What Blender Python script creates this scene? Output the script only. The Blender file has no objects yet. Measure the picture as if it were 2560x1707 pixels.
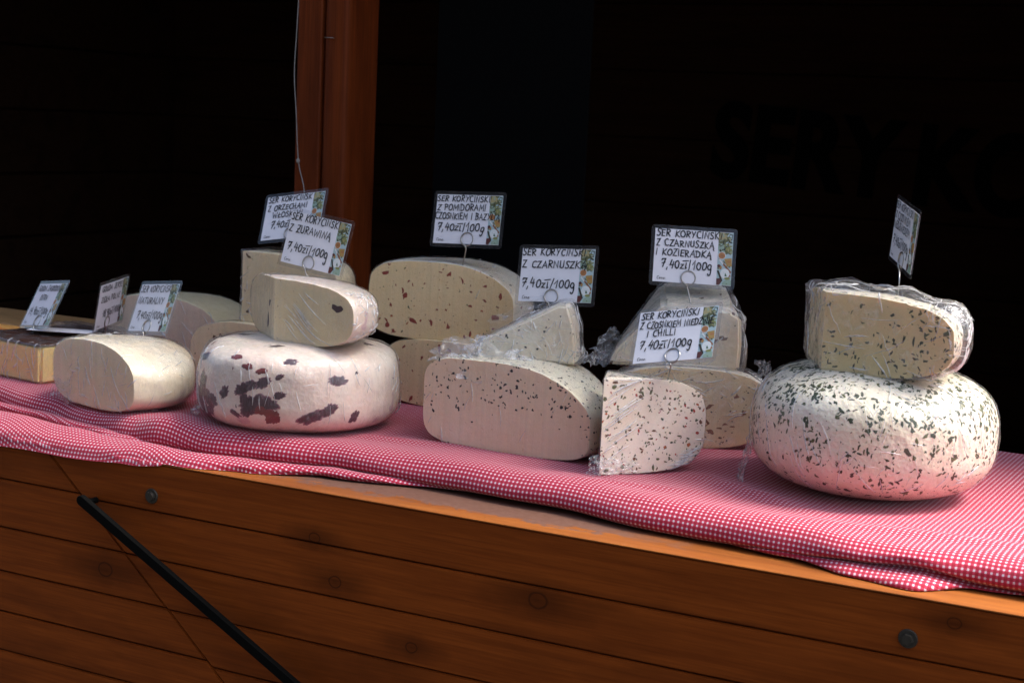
import bpy, bmesh, math, random
from mathutils import Vector, Matrix, noise
from mathutils.bvhtree import BVHTree
R_ = math.radians
sc = bpy.context.scene
COL = sc.collection

# ------------------------------------------------------------------ camera
CAM = dict(loc=(0.0, -1.564, 0.451), yaw=27.526, pitch=7.772, roll=2.602, lens=56.25)
def cam_matrix():
    y, p, r = R_(CAM['yaw']), R_(CAM['pitch']), R_(CAM['roll'])
    f = Vector((-math.sin(y) * math.cos(p), math.cos(y) * math.cos(p), -math.sin(p)))
    ri = Vector((math.cos(y), math.sin(y), 0)); u = ri.cross(f)
    r2 = math.cos(r) * ri + math.sin(r) * u; u2 = -math.sin(r) * ri + math.cos(r) * u
    m = Matrix((r2, u2, -f)).transposed().to_4x4(); m.translation = CAM['loc']
    return m
cd = bpy.data.cameras.new('camera'); cd.lens = CAM['lens']; cd.sensor_width = 36
cd.clip_start = .05; cd.clip_end = 400
cd.dof.use_dof = True; cd.dof.focus_distance = 2.02; cd.dof.aperture_fstop = 11
cam = bpy.data.objects.new('camera', cd); COL.objects.link(cam); cam.matrix_world = cam_matrix(); sc.camera = cam

# ------------------------------------------------------------------ sky, sun, exposure
SUN_DIR = Vector((.52, .24, .82)).normalized()          # towards the sun
world = bpy.data.worlds.new('World'); sc.world = world; world.use_nodes = True
wn = world.node_tree.nodes; wn.clear()
sky = wn.new('ShaderNodeTexSky'); sky.sky_type = 'NISHITA'; sky.sun_disc = False
sky.sun_elevation = math.asin(SUN_DIR.z); sky.sun_rotation = math.atan2(SUN_DIR.x, SUN_DIR.y)
sky.dust_density = 3.5; sky.air_density = 1.0
bg = wn.new('ShaderNodeBackground'); bg.inputs['Strength'].default_value = .060
wo = wn.new('ShaderNodeOutputWorld')
world.node_tree.links.new(sky.outputs[0], bg.inputs[0]); world.node_tree.links.new(bg.outputs[0], wo.inputs[0])
sl = bpy.data.lights.new('sun', 'SUN'); sl.energy = 1.5; sl.angle = R_(22); sl.color = (1, .97, .92)
sun = bpy.data.objects.new('sun', sl); COL.objects.link(sun)
sun.rotation_euler = (-SUN_DIR).to_track_quat('-Z', 'Y').to_euler(); sun.location = (3, -3, 4)
sc.view_settings.view_transform = 'Standard'; sc.view_settings.look = 'None'
sc.view_settings.exposure = 2.55; sc.view_settings.gamma = 1.0; sc.view_settings.use_curve_mapping = False
sc.cycles.use_denoising = True
sc.cycles.max_bounces = 8; sc.cycles.transparent_max_bounces = 16; sc.cycles.caustics_reflective = False
sc.cycles.sample_clamp_indirect = 6

# ------------------------------------------------------------------ helpers
def tag(o, label=None, cat=None, group=None, kind=None):
    if label: o['label'] = label
    if cat: o['category'] = cat
    if group: o['group'] = group
    if kind: o['kind'] = kind
    return o
def thing(name, label, cat, loc=(0, 0, 0), rotz=0, group=None):
    o = bpy.data.objects.new(name, None); COL.objects.link(o); o.empty_display_size = .02
    o.location = loc; o.rotation_euler = (0, 0, rotz)
    return tag(o, label, cat, group)
def link(name, me, parent=None, mats=()):
    for m in mats: me.materials.append(m)
    o = bpy.data.objects.new(name, me); COL.objects.link(o)
    if parent: o.parent = parent
    return o
def bm_obj(name, bm, mats, parent=None, smooth=True):
    me = bpy.data.meshes.new(name); bm.to_mesh(me); bm.free()
    if smooth: me.shade_smooth() if hasattr(me, 'shade_smooth') else None
    if not isinstance(mats, (list, tuple)): mats = [mats]
    return link(name, me, parent, mats)
def py_obj(name, v, f, mats, parent=None, smooth=False, mi=None):
    me = bpy.data.meshes.new(name); me.from_pydata(v, [], f); me.update()
    if smooth: me.shade_smooth()
    if not isinstance(mats, (list, tuple)): mats = [mats]
    o = link(name, me, parent, mats)
    if mi: me.polygons.foreach_set('material_index', mi)
    return o
def sharp_by_angle(o, deg=35):
    try: o.data.set_sharp_from_angle(angle=R_(deg))
    except Exception: pass
    return o
def box_bm(x0, x1, y0, y1, z0, z1, bev=0, seg=2, bm=None):
    bm = bm or bmesh.new()
    vs = [bm.verts.new(p) for p in ((x0, y0, z0), (x1, y0, z0), (x1, y1, z0), (x0, y1, z0), (x0, y0, z1), (x1, y0, z1), (x1, y1, z1), (x0, y1, z1))]
    for f in ((3, 2, 1, 0), (4, 5, 6, 7), (0, 1, 5, 4), (1, 2, 6, 5), (2, 3, 7, 6), (3, 0, 4, 7)): bm.faces.new([vs[i] for i in f])
    if bev: bmesh.ops.bevel(bm, geom=list(bm.edges), offset=bev, segments=seg, affect='EDGES', profile=.6)
    return bm
def tube_bm(pts, r, seg=8, bm=None, closed=False):
    bm = bm or bmesh.new(); n = len(pts); pts = [Vector(p) for p in pts]; rings = []
    up = Vector((0, 0, 1)); prev = None
    for i, p in enumerate(pts):
        if closed: t = (pts[(i + 1) % n] - pts[i - 1])
        else: t = pts[min(i + 1, n - 1)] - pts[max(i - 1, 0)]
        t.normalize()
        if prev is None:
            a = t.cross(up)
            if a.length < .1: a = t.cross(Vector((1, 0, 0)))
        else: a = prev - t * prev.dot(t)
        a.normalize(); prev = a; b = t.cross(a)
        rr = r[i] if isinstance(r, (list, tuple)) else r
        rings.append([bm.verts.new(p + rr * (math.cos(k * 2 * math.pi / seg) * a + math.sin(k * 2 * math.pi / seg) * b)) for k in range(seg)])
    for i in range(n if closed else n - 1):
        A, B = rings[i], rings[(i + 1) % n]
        for k in range(seg): bm.faces.new((A[k], A[(k + 1) % seg], B[(k + 1) % seg], B[k]))
    if not closed:
        bm.faces.new(rings[0][::-1]); bm.faces.new(rings[-1])
    return bm
def crom(pts, n):
    P = [Vector(p) for p in pts]; P = [2 * P[0] - P[1]] + P + [2 * P[-1] - P[-2]]; out = []
    for i in range(1, len(P) - 2):
        for k in range(n):
            t = k / n; a, b, c, d = P[i - 1], P[i], P[i + 1], P[i + 2]
            out.append(.5 * ((2 * b) + (c - a) * t + (2 * a - 5 * b + 4 * c - d) * t * t + (3 * b - a - 3 * c + d) * t ** 3))
    out.append(P[-2]); return out

# ------------------------------------------------------------------ materials
class NT:
    def __init__(s, name):
        s.m = bpy.data.materials.new(name); s.m.use_nodes = True; s.t = s.m.node_tree; s.t.nodes.clear()
        s.out = s.n('ShaderNodeOutputMaterial')
    def n(s, typ, **kw):
        nd = s.t.nodes.new(typ)
        for k, v in kw.items():
            if k.startswith('_'): setattr(nd, k[1:], v)
            else:
                key = k.replace('__', ' ')
                s.set(nd.inputs[key] if key in nd.inputs else nd.inputs[int(k[1:])], v)
        return nd
    def set(s, sock, v):
        if isinstance(v, bpy.types.NodeSocket): s.t.links.new(v, sock)
        elif isinstance(v, bpy.types.Node): s.t.links.new(v.outputs[0], sock)
        else:
            if hasattr(sock.default_value, '__len__') and hasattr(v, '__len__') and len(sock.default_value) == 4 and len(v) == 3: v = (*v, 1)
            sock.default_value = v
    def math(s, op, a, b=0.0, c=0.0, clamp=False):
        nd = s.t.nodes.new('ShaderNodeMath'); nd.operation = op; nd.use_clamp = clamp
        s.set(nd.inputs[0], a); s.set(nd.inputs[1], b); s.set(nd.inputs[2], c); return nd.outputs[0]
    def mix(s, f, a, b, mode='MIX'):
        nd = s.t.nodes.new('ShaderNodeMix'); nd.data_type = 'RGBA'; nd.blend_type = mode
        s.set(nd.inputs[0], f); s.set(nd.inputs[6], a); s.set(nd.inputs[7], b); return nd.outputs[2]
    def ramp(s, f, stops):
        nd = s.t.nodes.new('ShaderNodeValToRGB'); s.set(nd.inputs[0], f); e = nd.color_ramp.elements
        while len(e) < len(stops): e.new(.5)
        for i, (p, c) in enumerate(stops):
            e[i].position = p; e[i].color = (*c, 1) if hasattr(c, '__len__') else (c, c, c, 1)
        return nd.outputs[0]
    def coords(s, which='Object'):
        return s.t.nodes.new('ShaderNodeTexCoord').outputs[which]
    def mapping(s, v, scale=(1, 1, 1), rot=(0, 0, 0), loc=(0, 0, 0)):
        nd = s.t.nodes.new('ShaderNodeMapping'); s.set(nd.inputs['Vector'], v)
        nd.inputs['Scale'].default_value = scale; nd.inputs['Rotation'].default_value = rot
        if isinstance(loc, (bpy.types.NodeSocket,)): s.set(nd.inputs['Location'], loc)
        else: nd.inputs['Location'].default_value = loc
        return nd.outputs[0]
    def noise(s, v, scale, detail=3, rough=.55, dist=0, out=0):
        nd = s.t.nodes.new('ShaderNodeTexNoise'); s.set(nd.inputs['Vector'], v)
        nd.inputs['Scale'].default_value = scale; nd.inputs['Detail'].default_value = detail
        nd.inputs['Roughness'].default_value = rough; nd.inputs['Distortion'].default_value = dist
        return nd.outputs[out]
    def bump(s, h, strength=.3, dist=.001, normal=None):
        nd = s.t.nodes.new('ShaderNodeBump'); s.set(nd.inputs['Height'], h)
        nd.inputs['Strength'].default_value = strength; nd.inputs['Distance'].default_value = dist
        if normal is not None: s.set(nd.inputs['Normal'], normal)
        return nd.outputs[0]
    def bsdf(s, col, rough=.5, normal=None, **kw):
        nd = s.t.nodes.new('ShaderNodeBsdfPrincipled'); s.set(nd.inputs['Base Color'], col); s.set(nd.inputs['Roughness'], rough)
        if normal is not None: s.set(nd.inputs['Normal'], normal)
        for k, v in kw.items(): s.set(nd.inputs[k.replace('__', ' ')], v)
        return nd.outputs[0]
    def done(s, shader):
        s.t.links.new(shader, s.out.inputs['Surface']); return s.m

def plain(name, col, rough=.6, **kw):
    n = NT(name); v = n.noise(n.coords(), 60, 3)
    c = n.mix(n.math('MULTIPLY', v, .35), col, tuple(x * .6 for x in col))
    return n.done(n.bsdf(c, rough, n.bump(v, .1, .0005), **kw))

def wood(name, light, dark, axis='X', knots=(), rough=.5, worn=False, grain=1.0, spec=.3):
    n = NT(name); co = n.coords()
    rnd = n.n('ShaderNodeObjectInfo').outputs['Random']
    off = n.n('ShaderNodeCombineXYZ', X=n.math('MULTIPLY', rnd, 37.0), Y=n.math('MULTIPLY', rnd, 11.0), Z=n.math('MULTIPLY', rnd, 23.0)).outputs[0]
    cadd = n.n('ShaderNodeVectorMath', _operation='ADD', _0=None) if False else None
    va = n.t.nodes.new('ShaderNodeVectorMath'); va.operation = 'ADD'; n.set(va.inputs[0], co); n.set(va.inputs[1], off)
    sc_ = {'X': (1.6, 22, 34), 'Z': (30, 26, 1.4), 'Y': (30, 1.6, 30)}[axis]
    m = n.mapping(va.outputs[0], sc_)
    g1 = n.noise(m, 2.2, 5, .6, .8); g2 = n.noise(n.mapping(va.outputs[0], tuple(k * 4 for k in sc_)), 3.0, 3, .6)
    big = n.noise(n.mapping(va.outputs[0], {'X': (2.4, 9, 9), 'Z': (9, 9, 2.4), 'Y': (9, 2.4, 9)}[axis]), 1.4, 4, .6)
    f = n.math('ADD', n.math('MULTIPLY', g1, .65 * grain), n.math('MULTIPLY', g2, .35 * grain))
    col = n.mix(n.ramp(f, [(.32, 1.0), (.62, 0.0)]), light, dark)
    col = n.mix(n.ramp(big, [(.5, 0.0), (.75, .75)]), col, tuple(x * .45 for x in dark))
    fg = n.noise(n.mapping(va.outputs[0], {'X': (5, 260, 420), 'Z': (420, 260, 5), 'Y': (300, 5, 300)}[axis]), 1.0, 3, .6)
    col = n.mix(n.math('MULTIPLY', n.ramp(fg, [(.45, 0.0), (.72, 1.0)]), .45), col, tuple(x * .6 for x in dark))
    # knots: rings around given points of the x/z face
    if knots:
        sep = n.n('ShaderNodeSeparateXYZ'); n.set(sep.inputs[0], co)
        wob = n.noise(co, 45, 2)
        for kx, kz, kr in knots:
            dx = n.math('SUBTRACT', sep.outputs[0], kx); dz = n.math('SUBTRACT', sep.outputs[2], kz)
            d = n.math('SQRT', n.math('ADD', n.math('MULTIPLY', dx, dx), n.math('MULTIPLY', n.math('MULTIPLY', dz, dz), 1.5)))
            d = n.math('ADD', d, n.math('MULTIPLY', n.math('SUBTRACT', wob, .5), kr * .5))
            core = n.ramp(n.math('DIVIDE', d, kr * 3), [(0, .62), (.25, .55), (.31, 1.0), (.38, .55), (.7, .35), (1, 0.0)])
            tail_d = n.math('SQRT', n.math('ADD', n.math('MULTIPLY', n.math('MULTIPLY', dx, dx), .12), n.math('MULTIPLY', dz, dz)))
            tail = n.ramp(n.math('DIVIDE', n.math('ADD', tail_d, n.math('MULTIPLY', n.math('SUBTRACT', wob, .5), kr)), kr * 2.6), [(0, .75), (1, 0.0)])
            col = n.mix(n.math('MAXIMUM', core, tail), col, tuple(x * .28 for x in dark))
    if worn:
        pn = n.noise(n.mapping(co, (24, 40, 40)), 1.0, 8, .72, .8)
        sp = n.n('ShaderNodeSeparateXYZ'); n.set(sp.inputs[0], co)
        rag = n.math('ADD', sp.outputs[1], n.math('MULTIPLY', n.math('SUBTRACT', pn, .5), .12))
        wear = n.ramp(rag, [(.030, 0.0), (.034, 1.0), (.5, 1.0)])
        gx = n.ramp(n.math('ADD', n.math('MULTIPLY', sp.outputs[0], -.5), n.math('MULTIPLY', n.math('SUBTRACT', pn, .5), .1)), [(.30, 0.0), (.36, 1.0), (.56, 1.0), (.60, 0.0)])
        wear = n.math('MULTIPLY', wear, gx)
        col = n.mix(wear, col, n.mix(n.noise(co, 130, 4), (.11, .045, .026), (.20, .11, .08)))
        spots = n.ramp(n.noise(n.mapping(co, (60, 90, 90)), 1.0, 5, .7), [(.66, 0.0), (.70, 1.0)])
        col = n.mix(n.math('MULTIPLY', spots, .8), col, (.05, .02, .012))
    b = n.bump(f, .25, .0012)
    return n.done(n.bsdf(col, n.math('ADD', rough - .08, n.math('MULTIPLY', g1, .16)), b, Specular__IOR__Level=spec))

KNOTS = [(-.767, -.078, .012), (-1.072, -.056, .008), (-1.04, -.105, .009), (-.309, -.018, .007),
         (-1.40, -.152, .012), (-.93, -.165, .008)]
WOOD_FRONT = wood('stained_front_boards', (.29, .062, .0070), (.18, .035, .0038), 'X', KNOTS, .55, spec=.12)
WOOD_LEDGE = wood('worn_orange_ledge', (.33, .105, .018), (.22, .060, .010), 'X', (), .5, worn=True)
WOOD_POST = wood('stained_post', (.17, .034, .006), (.10, .018, .003), 'Z', (), .6, spec=.12)
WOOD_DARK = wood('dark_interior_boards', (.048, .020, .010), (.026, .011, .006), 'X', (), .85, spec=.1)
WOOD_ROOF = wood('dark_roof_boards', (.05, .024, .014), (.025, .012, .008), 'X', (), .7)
WOOD_PALE = wood('pale_cutting_board', (.42, .24, .10), (.30, .16, .06), 'X', (), .55)
BLACK_PAINT = plain('black_paint', (.0012, .0012, .0014), .9, Specular__IOR__Level=.1)
BLACK_METAL = plain('black_coated_steel', (.003, .003, .0026), .7, Specular__IOR__Level=.06)
DARK_STEEL = plain('dull_zinc_steel', (.055, .048, .038), .55, Metallic=.6)
WIRE = plain('bright_wire', (.42, .40, .37), .28, Metallic=1.0)
STRING = plain('dirty_white_string', (.30, .28, .25), .9)

def cheese(name, base, speck=None, speck_amt=0, bump=.25, bscale=70, sss=.25, stripes=True, tint2=None, speck_scale=260, rough=.42):
    n = NT(name); co = n.coords()
    big = n.noise(co, 9, 4, .6); fine = n.noise(co, bscale, 4, .6)
    c2 = tint2 or tuple(b * k for b, k in zip(base, (.93, .88, .78)))
    col = n.mix(n.ramp(big, [(.35, 0.0), (.7, 1.0)]), base, c2)
    if stripes:   # fine vertical drag lines of the knife
        st = n.noise(n.mapping(co, (170, 170, 2.5)), 1.0, 3, .6)
        col = n.mix(n.math('MULTIPLY', n.ramp(st, [(.4, 0.0), (.7, 1.0)]), .5), col, tuple(b * .82 for b in base))
        pit = n.ramp(n.noise(co, 150, 2, .5, .4), [(.69, 0.0), (.73, 1.0)]); col = n.mix(n.math('MULTIPLY', pit, .45), col, tuple(b * k for b, k in zip(base, (.72, .60, .45))))
        fine = n.math('SUBTRACT', n.math('ADD', fine, n.math('MULTIPLY', st, .5)), n.math('MULTIPLY', pit, .9))
    if speck:
        sn = n.noise(co, speck_scale, 2, .5)
        col = n.mix(n.ramp(sn, [(.70 - .05 * speck_amt, 0.0), (.74 - .05 * speck_amt, .85)]), col, speck)
    dim = n.t.nodes.new('ShaderNodeTexVoronoi'); n.set(dim.inputs['Vector'], co); dim.inputs['Scale'].default_value = bscale * 2.6
    nb = n.bump(n.math('ADD', fine, n.math('MULTIPLY', dim.outputs['Distance'], .22 if not stripes else .1)), bump, .0030)
    return n.done(n.bsdf(col, n.math('ADD', rough - .07, n.math('MULTIPLY', fine, .16)), nb, Subsurface__Weight=sss, Subsurface__Radius=(.008, .005, .0025), Subsurface__Scale=.6, Specular__IOR__Level=.35))

CREAM = (.92, .75, .48)
M_NAT_CUT = cheese('plain_cut', (.88, .77, .52), None, 0, .22, 60)
M_NAT_RIND = cheese('plain_rind', (.84, .77, .63), None, 0, .5, 42, stripes=False, tint2=(.82, .66, .44))
M_CUT = cheese('cream_cut', CREAM, (.40, .20, .12), .35, .22, 60)
M_WALNUT = cheese('walnut_cut', (.92, .76, .49), (.30, .15, .07), .5, .22, 60)
M_CRAN_RIND = cheese('cranberry_rind', (.85, .75, .63), (.62, .40, .42), .1, .5, 55, stripes=False, tint2=(.82, .62, .52), speck_scale=26)
M_TOM_CUT = cheese('tomato_cut', (.92, .71, .40), (.35, .12, .06), .4, .22, 60)
M_SEED_CUT = cheese('nigella_cut', (.91, .73, .54), None, 0, .22, 60)
M_SEED_RIND = cheese('nigella_rind', (.86, .81, .66), None, 0, .45, 50, stripes=False)
M_LUMPY = cheese('lumpy_rind', (.90, .85, .72), None, 0, .7, 38, stripes=False, tint2=(.78, .62, .42))
M_CHILLI = cheese('chilli_cut', (.90, .81, .69), (.34, .20, .10), .7, .1, 60, stripes=False)
M_HERB_RIND = cheese('herb_rind', (.87, .80, .66), None, 0, .7, 62, stripes=False)
M_HERB_CUT = cheese('herb_cut', (.90, .68, .34), (.20, .15, .06), .2, .12, 60, stripes=False, tint2=(.80, .66, .34))
M_BACK_CUT = cheese('pinkish_cut', (.86, .68, .52), None, 0, .22, 60)
M_BACK_RIND = cheese('yellow_rind', (.76, .67, .44), None, 0, .2, 50, stripes=False)
M_GOUDA = cheese('gouda', (.92, .72, .32), None, 0, .05, 60, sss=.5, stripes=False, tint2=(.90, .64, .24))
M_GOUDA_RIND = cheese('gouda_rind', (.060, .024, .014), None, 0, .3, 60, sss=0, stripes=False)
M_ORANGE = cheese('orange_cheese', (.85, .42, .12), None, 0, .1, 60, stripes=False)

def bit(name, c, c2, rough=.45):
    n = NT(name); v = n.noise(n.coords(), 240, 3)
    return n.done(n.bsdf(n.mix(v, c, c2), rough, n.bump(v, .4, .0008)))
def cranberry():
    n = NT('cranberry_skin'); co = n.coords(); v = n.noise(co, 90, 4); hz = n.noise(n.mapping(co, (420, 420, 60)), 1.0, 3, .6)
    c = n.mix(v, (.018, .008, .014), (.085, .020, .034)); c = n.mix(n.ramp(hz, [(.50, 0.0), (.74, .40)]), c, (.20, .14, .18))  # greyish streaks: haze of the film painted into the fruit colour
    at = n.t.nodes.new('ShaderNodeAttribute'); at.attribute_name = 'fruit'
    k = n.math('ADD', at.outputs['Fac'], n.math('MULTIPLY', n.math('SUBTRACT', n.noise(co, 210, 3), .5), .7))
    c = n.mix(n.ramp(k, [(.35, 1.0), (.62, 0.0)]), c, (.36, .15, .20))      # juice stain round the fruit
    m = n.t.nodes.new('ShaderNodeMixShader'); tr = n.n('ShaderNodeBsdfTransparent')
    n.set(m.inputs[0], n.ramp(k, [(.10, 0.0), (.52, 1.0)])); n.set(m.inputs[1], tr.outputs[0]); n.set(m.inputs[2], n.bsdf(c, .45, n.bump(v, .6, .0015)))
    return n.done(m.outputs[0])
B_CRAN = cranberry(); B_CRAN0 = bit('cranberry_piece', (.018, .008, .014), (.085, .020, .034))
B_CRANR = bit('cranberry_flesh', (.20, .022, .018), (.13, .02, .025))
B_TOM = bit('dried_tomato', (.34, .045, .018), (.22, .03, .02))
B_TOMO = bit('dried_tomato_orange', (.50, .13, .03), (.36, .07, .02))
B_NUT = bit('fenugreek_grain', (.28, .105, .03), (.20, .07, .025))
B_SEED = bit('nigella_seed', (.012, .013, .016), (.03, .03, .035), .5)
B_HERB = bit('dark_herb', (.018, .028, .009), (.042, .056, .016))
B_HERB2 = bit('olive_herb', (.075, .090, .030), (.12, .12, .04))
B_PEPPER = bit('red_pepper_flake', (.40, .05, .02), (.30, .03, .02))
B_BROWN = bit('brown_crumb', (.16, .07, .03), (.10, .05, .02))

def film_mat(name, streak=(0, 0, 0), bscale=55, strength=.6, haze=.03, refl=1.0, stretch=6.0, rough=.07):
    n = NT(name); co = n.coords()
    m = n.mapping(co, (1, stretch, 1) if stretch > 1 else (1, 1, 1), streak)
    a = n.noise(m, bscale, 4, .62, 1.2); b = n.noise(co, bscale * .5, 3, .6, .8)
    ra = n.math('ABSOLUTE', n.math('SUBTRACT', a, .5)); rb = n.math('ABSOLUTE', n.math('SUBTRACT', b, .5))
    h = n.math('ADD', n.math('MULTIPLY', ra, 1.0), n.math('MULTIPLY', rb, .8))
    nb = n.bump(h, strength, .004)
    lw = n.t.nodes.new('ShaderNodeLayerWeight'); lw.inputs['Blend'].default_value = .5; n.set(lw.inputs['Normal'], nb)
    fac = n.math('MULTIPLY', n.math('ADD', .04, n.math('MULTIPLY', n.math('POWER', lw.outputs['Facing'], 5.0), .5)), refl)
    fac = n.math('MINIMUM', fac, .5)
    gl = n.n('ShaderNodeBsdfGlossy', Roughness=rough); n.set(gl.inputs['Normal'], nb)
    tr = n.n('ShaderNodeBsdfTransparent', Color=(.985, .985, .985))
    df = n.n('ShaderNodeBsdfDiffuse', Color=(.8, .8, .82))
    crease = n.ramp(h, [(.0, 1.0), (.06, .15), (.16, 0.0)])
    m1 = n.n('ShaderNodeMixShader', _0=None) if False else n.t.nodes.new('ShaderNodeMixShader')
    n.set(m1.inputs[0], n.math('ADD', haze * .5, n.math('MULTIPLY', crease, haze * 2.5))); n.set(m1.inputs[1], tr.outputs[0]); n.set(m1.inputs[2], df.outputs[0])
    m2 = n.t.nodes.new('ShaderNodeMixShader'); n.set(m2.inputs[0], fac); n.set(m2.inputs[1], m1.outputs[0]); n.set(m2.inputs[2], gl.outputs[0])
    return n.done(m2.outputs[0])
FILM = film_mat('cling_film', (0, 0, .5), 40, .7, .05, 1.4, 4, .09)
FILM_TIGHT = film_mat('cling_film_tight', (.3, .5, .2), 75, .45, .03, 1.0, 7, .14)
VEIL = film_mat('cling_film_veil', (.2, .9, .4), 34, .4, .20, 1.5, 2.5, .2)
TAIL = film_mat('cling_film_tail', (.2, .9, .4), 30, .3, .14, 1.5, 2.0, .2)
FILM_LOOSE = film_mat('cling_film_loose', (.2, .9, .4), 42, .8, .09, 2.2, 2.0, .12)
def fold_mat():
    n = NT('cling_film_fold'); h = n.noise(n.coords(), 160, 3); nb = n.bump(h, .3, .001)
    gl = n.n('ShaderNodeBsdfGlossy', Roughness=.28); n.set(gl.inputs['Normal'], nb)
    df = n.n('ShaderNodeBsdfDiffuse', Color=(.92, .92, .94)); tl = n.n('ShaderNodeBsdfTranslucent', Color=(.92, .92, .94)); tr = n.n('ShaderNodeBsdfTransparent')  # white diffuse share stands in for sky glints along the folds
    a = n.t.nodes.new('ShaderNodeMixShader'); a.inputs[0].default_value = .35; n.set(a.inputs[1], df.outputs[0]); n.set(a.inputs[2], tl.outputs[0])
    b = n.t.nodes.new('ShaderNodeMixShader'); b.inputs[0].default_value = .30; n.set(b.inputs[1], a.outputs[0]); n.set(b.inputs[2], gl.outputs[0])
    c = n.t.nodes.new('ShaderNodeMixShader'); n.set(c.inputs[0], n.ramp(h, [(.3, .35), (.7, .75)])); n.set(c.inputs[1], tr.outputs[0]); n.set(c.inputs[2], b.outputs[0])
    return n.done(c.outputs[0])
FOLD = fold_mat(); _old = (lambda *a: None)('cling_film_fold', (0, 0, 0), 90, .3, .30, 5.0, 2, .22)

def gingham():
    n = NT('red_gingham'); uv = n.n('ShaderNodeUVMap'); uv.uv_map = 'UVMap'
    s = n.n('ShaderNodeSeparateXYZ'); n.set(s.inputs[0], uv.outputs[0])
    P = .0057
    def stripe(v):
        x = n.math('FRACT', n.math('DIVIDE', v, P))
        x = n.math('ABSOLUTE', n.math('SUBTRACT', x, .5))
        return n.ramp(x, [(.155, 0.0), (.235, 1.0)])
    a, b = stripe(s.outputs[0]), stripe(s.outputs[1])
    t = n.math('MULTIPLY', n.math('ADD', a, b), .5)
    weave = n.noise(n.mapping(uv.outputs[0], (1800, 1800, 1)), 1, 2)
    c = n.ramp(t, [(0, (.66, .58, .64)), (.5, (.44, .028, .072)), (1, (.29, .0025, .018))])
    c = n.mix(n.math('MULTIPLY', weave, .25), c, n.mix(.5, c, (.25, .02, .05)))
    hl = n.math('ABSOLUTE', n.math('ADD', s.outputs[1], .468)); c = n.mix(n.ramp(hl, [(.0018, 1.0), (.0024, 0.0)]), c, (.42, .004, .02))
    fade = n.noise(uv.outputs[0], 9, 3)
    c = n.mix(n.math('MULTIPLY', fade, .06), c, (.7, .3, .36))
    nb = n.bump(weave, .25, .0004)
    return n.done(n.bsdf(c, .85, nb, Sheen__Weight=.15, Specular__IOR__Level=.2))
GINGHAM = gingham()
M_PAPER = plain('white_printed_card', (.84, .83, .88), .55)
n_ = NT('clear_laminate')
_lw = n_.t.nodes.new('ShaderNodeLayerWeight'); _lw.inputs['Blend'].default_value = .5; _fr = n_.t.nodes.new('ShaderNodeMath'); _fr.operation = 'MULTIPLY_ADD'; n_.set(_fr.inputs[0], n_.math('POWER', _lw.outputs['Facing'], 5.0)); _fr.inputs[1].default_value = .5; _fr.inputs[2].default_value = .02; _gl = n_.n('ShaderNodeBsdfGlossy', Roughness=.12); _tr = n_.n('ShaderNodeBsdfTransparent', Color=(.93, .93, .94))
_df = n_.n('ShaderNodeBsdfDiffuse', Color=(.6, .6, .62)); _m0 = n_.t.nodes.new('ShaderNodeMixShader')
n_.set(_m0.inputs[0], n_.math('MULTIPLY', n_.noise(n_.coords(), 90, 4), .04)); n_.set(_m0.inputs[1], _tr.outputs[0]); n_.set(_m0.inputs[2], _df.outputs[0])
_m1 = n_.t.nodes.new('ShaderNodeMixShader'); n_.set(_m1.inputs[0], _fr.outputs[0]); n_.set(_m1.inputs[1], _m0.outputs[0]); n_.set(_m1.inputs[2], _gl.outputs[0])
M_LAM = n_.done(_m1.outputs[0])
M_INK = plain('black_marker', (.006, .006, .008), .6)
M_PRINT = {k: plain('print_' + k, c, .5) for k, c in dict(sky=(.42, .56, .58), olive=(.13, .14, .06), dark=(.035, .035, .02), cream=(.42, .36, .18), orange=(.42, .19, .07), amber=(.42, .26, .08), white=(.75, .79, .78), green=(.04, .12, .06), mint=(.30, .42, .33), maroon=(.10, .025, .02), brown=(.26, .10, .04), lime=(.25, .27, .09)).items()}

# ------------------------------------------------------------------ ground
def paving():
    n = NT('grey_paving'); co = n.coords()
    br = n.n('ShaderNodeTexBrick', Scale=4.0); n.set(br.inputs['Vector'], co)
    br.inputs['Color1'].default_value = (.05, .047, .045, 1); br.inputs['Color2'].default_value = (.04, .037, .035, 1); br.inputs['Mortar'].default_value = (.04, .038, .035, 1)
    c = n.mix(n.math('MULTIPLY', n.noise(co, 3, 4), .4), br.outputs[0], (.05, .048, .045))
    return n.done(n.bsdf(c, .85, n.bump(br.outputs['Fac'], .3, .004)))
g = 60
tag(py_obj('ground', [(-g, -g, -1.05), (g, -g, -1.05), (g, g, -1.05), (-g, g, -1.05)], [(0, 1, 2, 3)], paving()), kind='structure')

# unseen house added behind the camera to close off the low sky
M_RENDER = plain('grey_render', (.07, .06, .05), .9); M_TILE = plain('dark_roof_tiles', (.07, .03, .022), .8); M_GLASS = plain('dark_window_glass', (.02, .022, .025), .15); M_FRAME = plain('window_frame_paint', (.35, .33, .30), .6)
house = thing('sky_blocking_house', 'long three-storey rendered house, unseen, added to block the low sky', 'house', (-6, -5.0, -1.05))
bm_obj('wall', box_bm(-12, 8.2, -5, 0, 0, 5.9), M_RENDER, house, False)
rb = bmesh.new(); pts = [(-12.3, .3, 5.91), (8.5, .3, 5.91), (8.5, -5.3, 5.91), (-12.3, -5.3, 5.91), (-12.3, -2.5, 7.4), (8.5, -2.5, 7.4)]; vv = [rb.verts.new(p) for p in pts]
for f in ((0, 1, 5, 4), (2, 3, 4, 5), (1, 2, 5), (3, 0, 4), (3, 2, 1, 0)): rb.faces.new([vv[i] for i in f])
bm_obj('roof', rb, M_TILE, house, False)
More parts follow.
